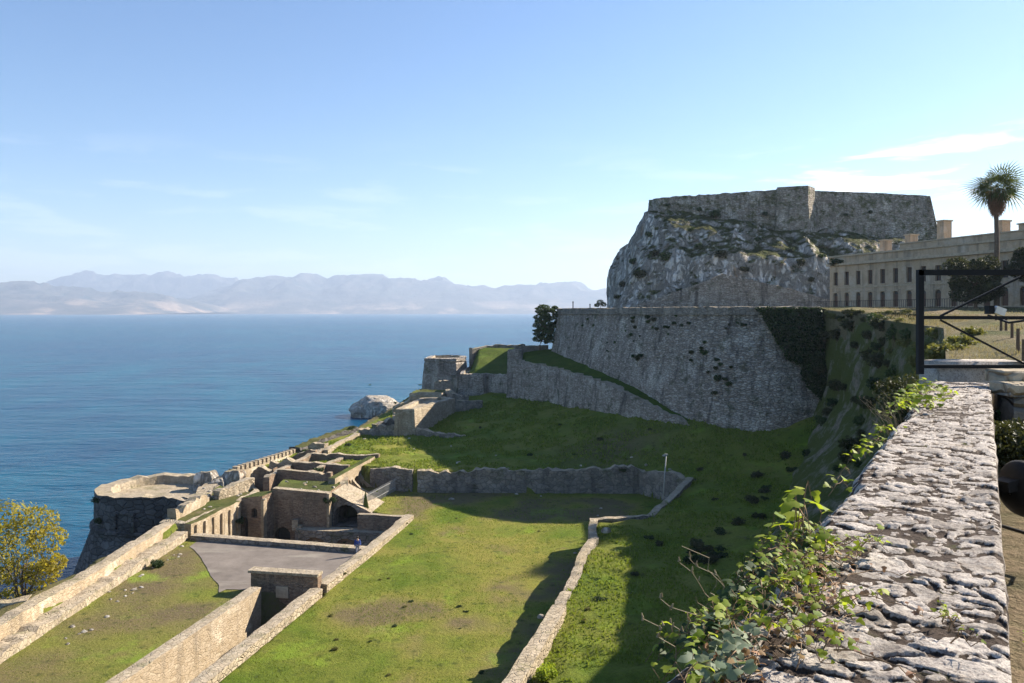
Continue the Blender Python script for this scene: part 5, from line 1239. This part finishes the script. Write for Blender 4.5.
def stalks(label,u0,u1,v,n,h,seed,name='dry_stalks'):
    g=random.Random(seed); root=empty(name,wp(u0,v),label,'dry weed'); o=-wp(u0,v); m=MB(); hd=MB()
    for k in range(n):
        p=wp(g.uniform(u0,u1),v+g.uniform(-.03,.08),-.12); le=Vector((g.uniform(-.5,.15),g.uniform(-.2,.2),1)); H=h*g.uniform(.5,1.1); pts=[]
        for i in range(8): t=i/7; pts.append(p+le*H*t+Vector((-.09*t*t*g.uniform(.2,1.6),0,-.03*t*t)))
        m.tube(pts,[.0026*(1-.6*i/8) for i in range(8)],5)
        if g.random()<.6: 
            for i in range(5): q=pts[-1-(i%3)]+Vector((g.uniform(-.006,.006),0,g.uniform(-.01,.01))); hd.tube([q,q+Vector((g.uniform(-.006,.006),0,.014))],[.004,.002],5)
    a=m.build('stalk',M['straw'],root); a.location=o
    if hd.v: b=hd.build('seed_head',M['straw'],root); b.location=o
stalks('bare dry weed stalks rising left of the vine at the near wall edge',2.35,3.1,.86,9,.34,1)
stalks('grey dry twigs by the far left edge of the near wall',8.2,9.3,.82,22,.4,2)
bush('small bright leafy plant below the near wall at the bottom edge',tuple(wp(2.05,.97,-.04)),.05,60,.024,M['leaf_vine'],90,name='leafy_plant',cat='plant',blobs=4,shape='lobed')
# loose stones on the wall and field
for k,(px,py,w,lb) in enumerate([(606,531,.9,'pale boulder lying beside the winding meadow wall'),(541,617,.5,'small white stone on the broken end of the meadow wall')]):
    x,y=P(px,py,-20.6); rockmesh('loose_stone',lb,(x,y,-20.6),(w,w*.8,w*.8),80+k,.2,'rockw','stone',3)

# ================================================================ air, light, camera
def haze():
    m=bpy.data.materials.new('sea_haze'); m.use_nodes=True; t=m.node_tree; t.nodes.clear(); o=t.nodes.new('ShaderNodeOutputMaterial'); v=t.nodes.new('ShaderNodeVolumePrincipled')
    v.inputs['Color'].default_value=(.64,.78,1,1); v.inputs['Density'].default_value=HAZE; v.inputs['Anisotropy'].default_value=.2; t.links.new(v.outputs[0],o.inputs['Volume'])
    b=MB(); b.box((0,9700,467),(39000,20600,1008)); ob=b.build('haze',m); tag(ob,'pale blue sea haze filling the air over the strait','haze',kind='stuff')
HAZE=.75e-4
haze()
AZ,EL=28.,31.5
sd=Vector((math.cos(R(EL))*math.cos(R(AZ)),math.cos(R(EL))*math.sin(R(AZ)),math.sin(R(EL))))
sl=bpy.data.lights.new('sun','SUN'); sl.energy=5.0; sl.angle=R(.5); sl.color=(1,.9,.76); so=bpy.data.objects.new('sun',sl); COL.objects.link(so); so.rotation_euler=(-sd).to_track_quat('-Z','Y').to_euler()
W=bpy.data.worlds.new('World'); S.world=W; W.use_nodes=True; t=W.node_tree; bg=t.nodes['Background']
sk=t.nodes.new('ShaderNodeTexSky'); sk.sky_type='NISHITA'; sk.sun_disc=False; sk.sun_elevation=R(EL); sk.sun_rotation=R(90-AZ); sk.air_density=1.0; sk.dust_density=.25; sk.ozone_density=3
tc=t.nodes.new('ShaderNodeTexCoord'); sp=t.nodes.new('ShaderNodeSeparateXYZ'); t.links.new(tc.outputs['Generated'],sp.inputs[0])
# cirrus: noise on the direction, stretched horizontally, kept near the horizon and to the right
mp=t.nodes.new('ShaderNodeMapping'); t.links.new(tc.outputs['Generated'],mp.inputs[0]); mp.inputs[3].default_value=(1.6,1.6,11); mp.inputs[1].default_value=(3.1,.7,.35)
nz=t.nodes.new('ShaderNodeTexNoise'); t.links.new(mp.outputs[0],nz.inputs['Vector']); nz.inputs['Scale'].default_value=3.6; nz.inputs['Detail'].default_value=8; nz.inputs['Roughness'].default_value=.58; nz.inputs['Distortion'].default_value=.3
def mr(v,a,b,lo=0,hi=1):
    x=t.nodes.new('ShaderNodeMapRange'); x.interpolation_type='SMOOTHSTEP'; t.links.new(v,x.inputs[0])
    for i,q in enumerate((a,b,lo,hi)): x.inputs[i+1].default_value=q
    return x.outputs[0]
def mm(op,a,b):
    x=t.nodes.new('ShaderNodeMath'); x.operation=op
    for i,q in enumerate((a,b)):
        if isinstance(q,(int,float)): x.inputs[i].default_value=q
        else: t.links.new(q,x.inputs[i])
    return x.outputs[0]
band=mm('MULTIPLY',mr(sp.outputs['Z'],.0,.05),mr(sp.outputs['Z'],.22,.14)); rt=mr(sp.outputs['X'],.2,.5,.0,1.2)
thr=mm('MULTIPLY',mr(nz.outputs[0],.50,.62),mm('MULTIPLY',band,mm('ADD',mm('MULTIPLY',rt,.85),.10)))
mx=t.nodes.new('ShaderNodeMix'); mx.data_type='RGBA'; t.links.new(thr,mx.inputs[0]); hs=t.nodes.new('ShaderNodeHueSaturation'); hs.inputs['Saturation'].default_value=1.14; hs.inputs['Hue'].default_value=.504; hs.inputs['Value'].default_value=.8; t.links.new(sk.outputs[0],hs.inputs['Color']); t.links.new(hs.outputs[0],mx.inputs[6]); mx.inputs[7].default_value=(8.2,7.9,7.8,1)
t.links.new(mx.outputs[2],bg.inputs[0]); bg.inputs[1].default_value=.087
cam=bpy.data.cameras.new('camera'); co=bpy.data.objects.new('camera',cam); COL.objects.link(co); co.rotation_euler=(R(90),0,0); cam.lens=36*F/1024; cam.sensor_width=36; cam.shift_y=-29.5/1024; cam.clip_end=60000; cam.clip_start=.1
S.camera=co
S.view_settings.view_transform='Standard'; S.view_settings.look='None'; S.view_settings.exposure=1.42; S.view_settings.gamma=1
S.render.engine='CYCLES'; S.cycles.volume_bounces=0; S.cycles.max_bounces=5; S.cycles.diffuse_bounces=3; S.cycles.transparent_max_bounces=6
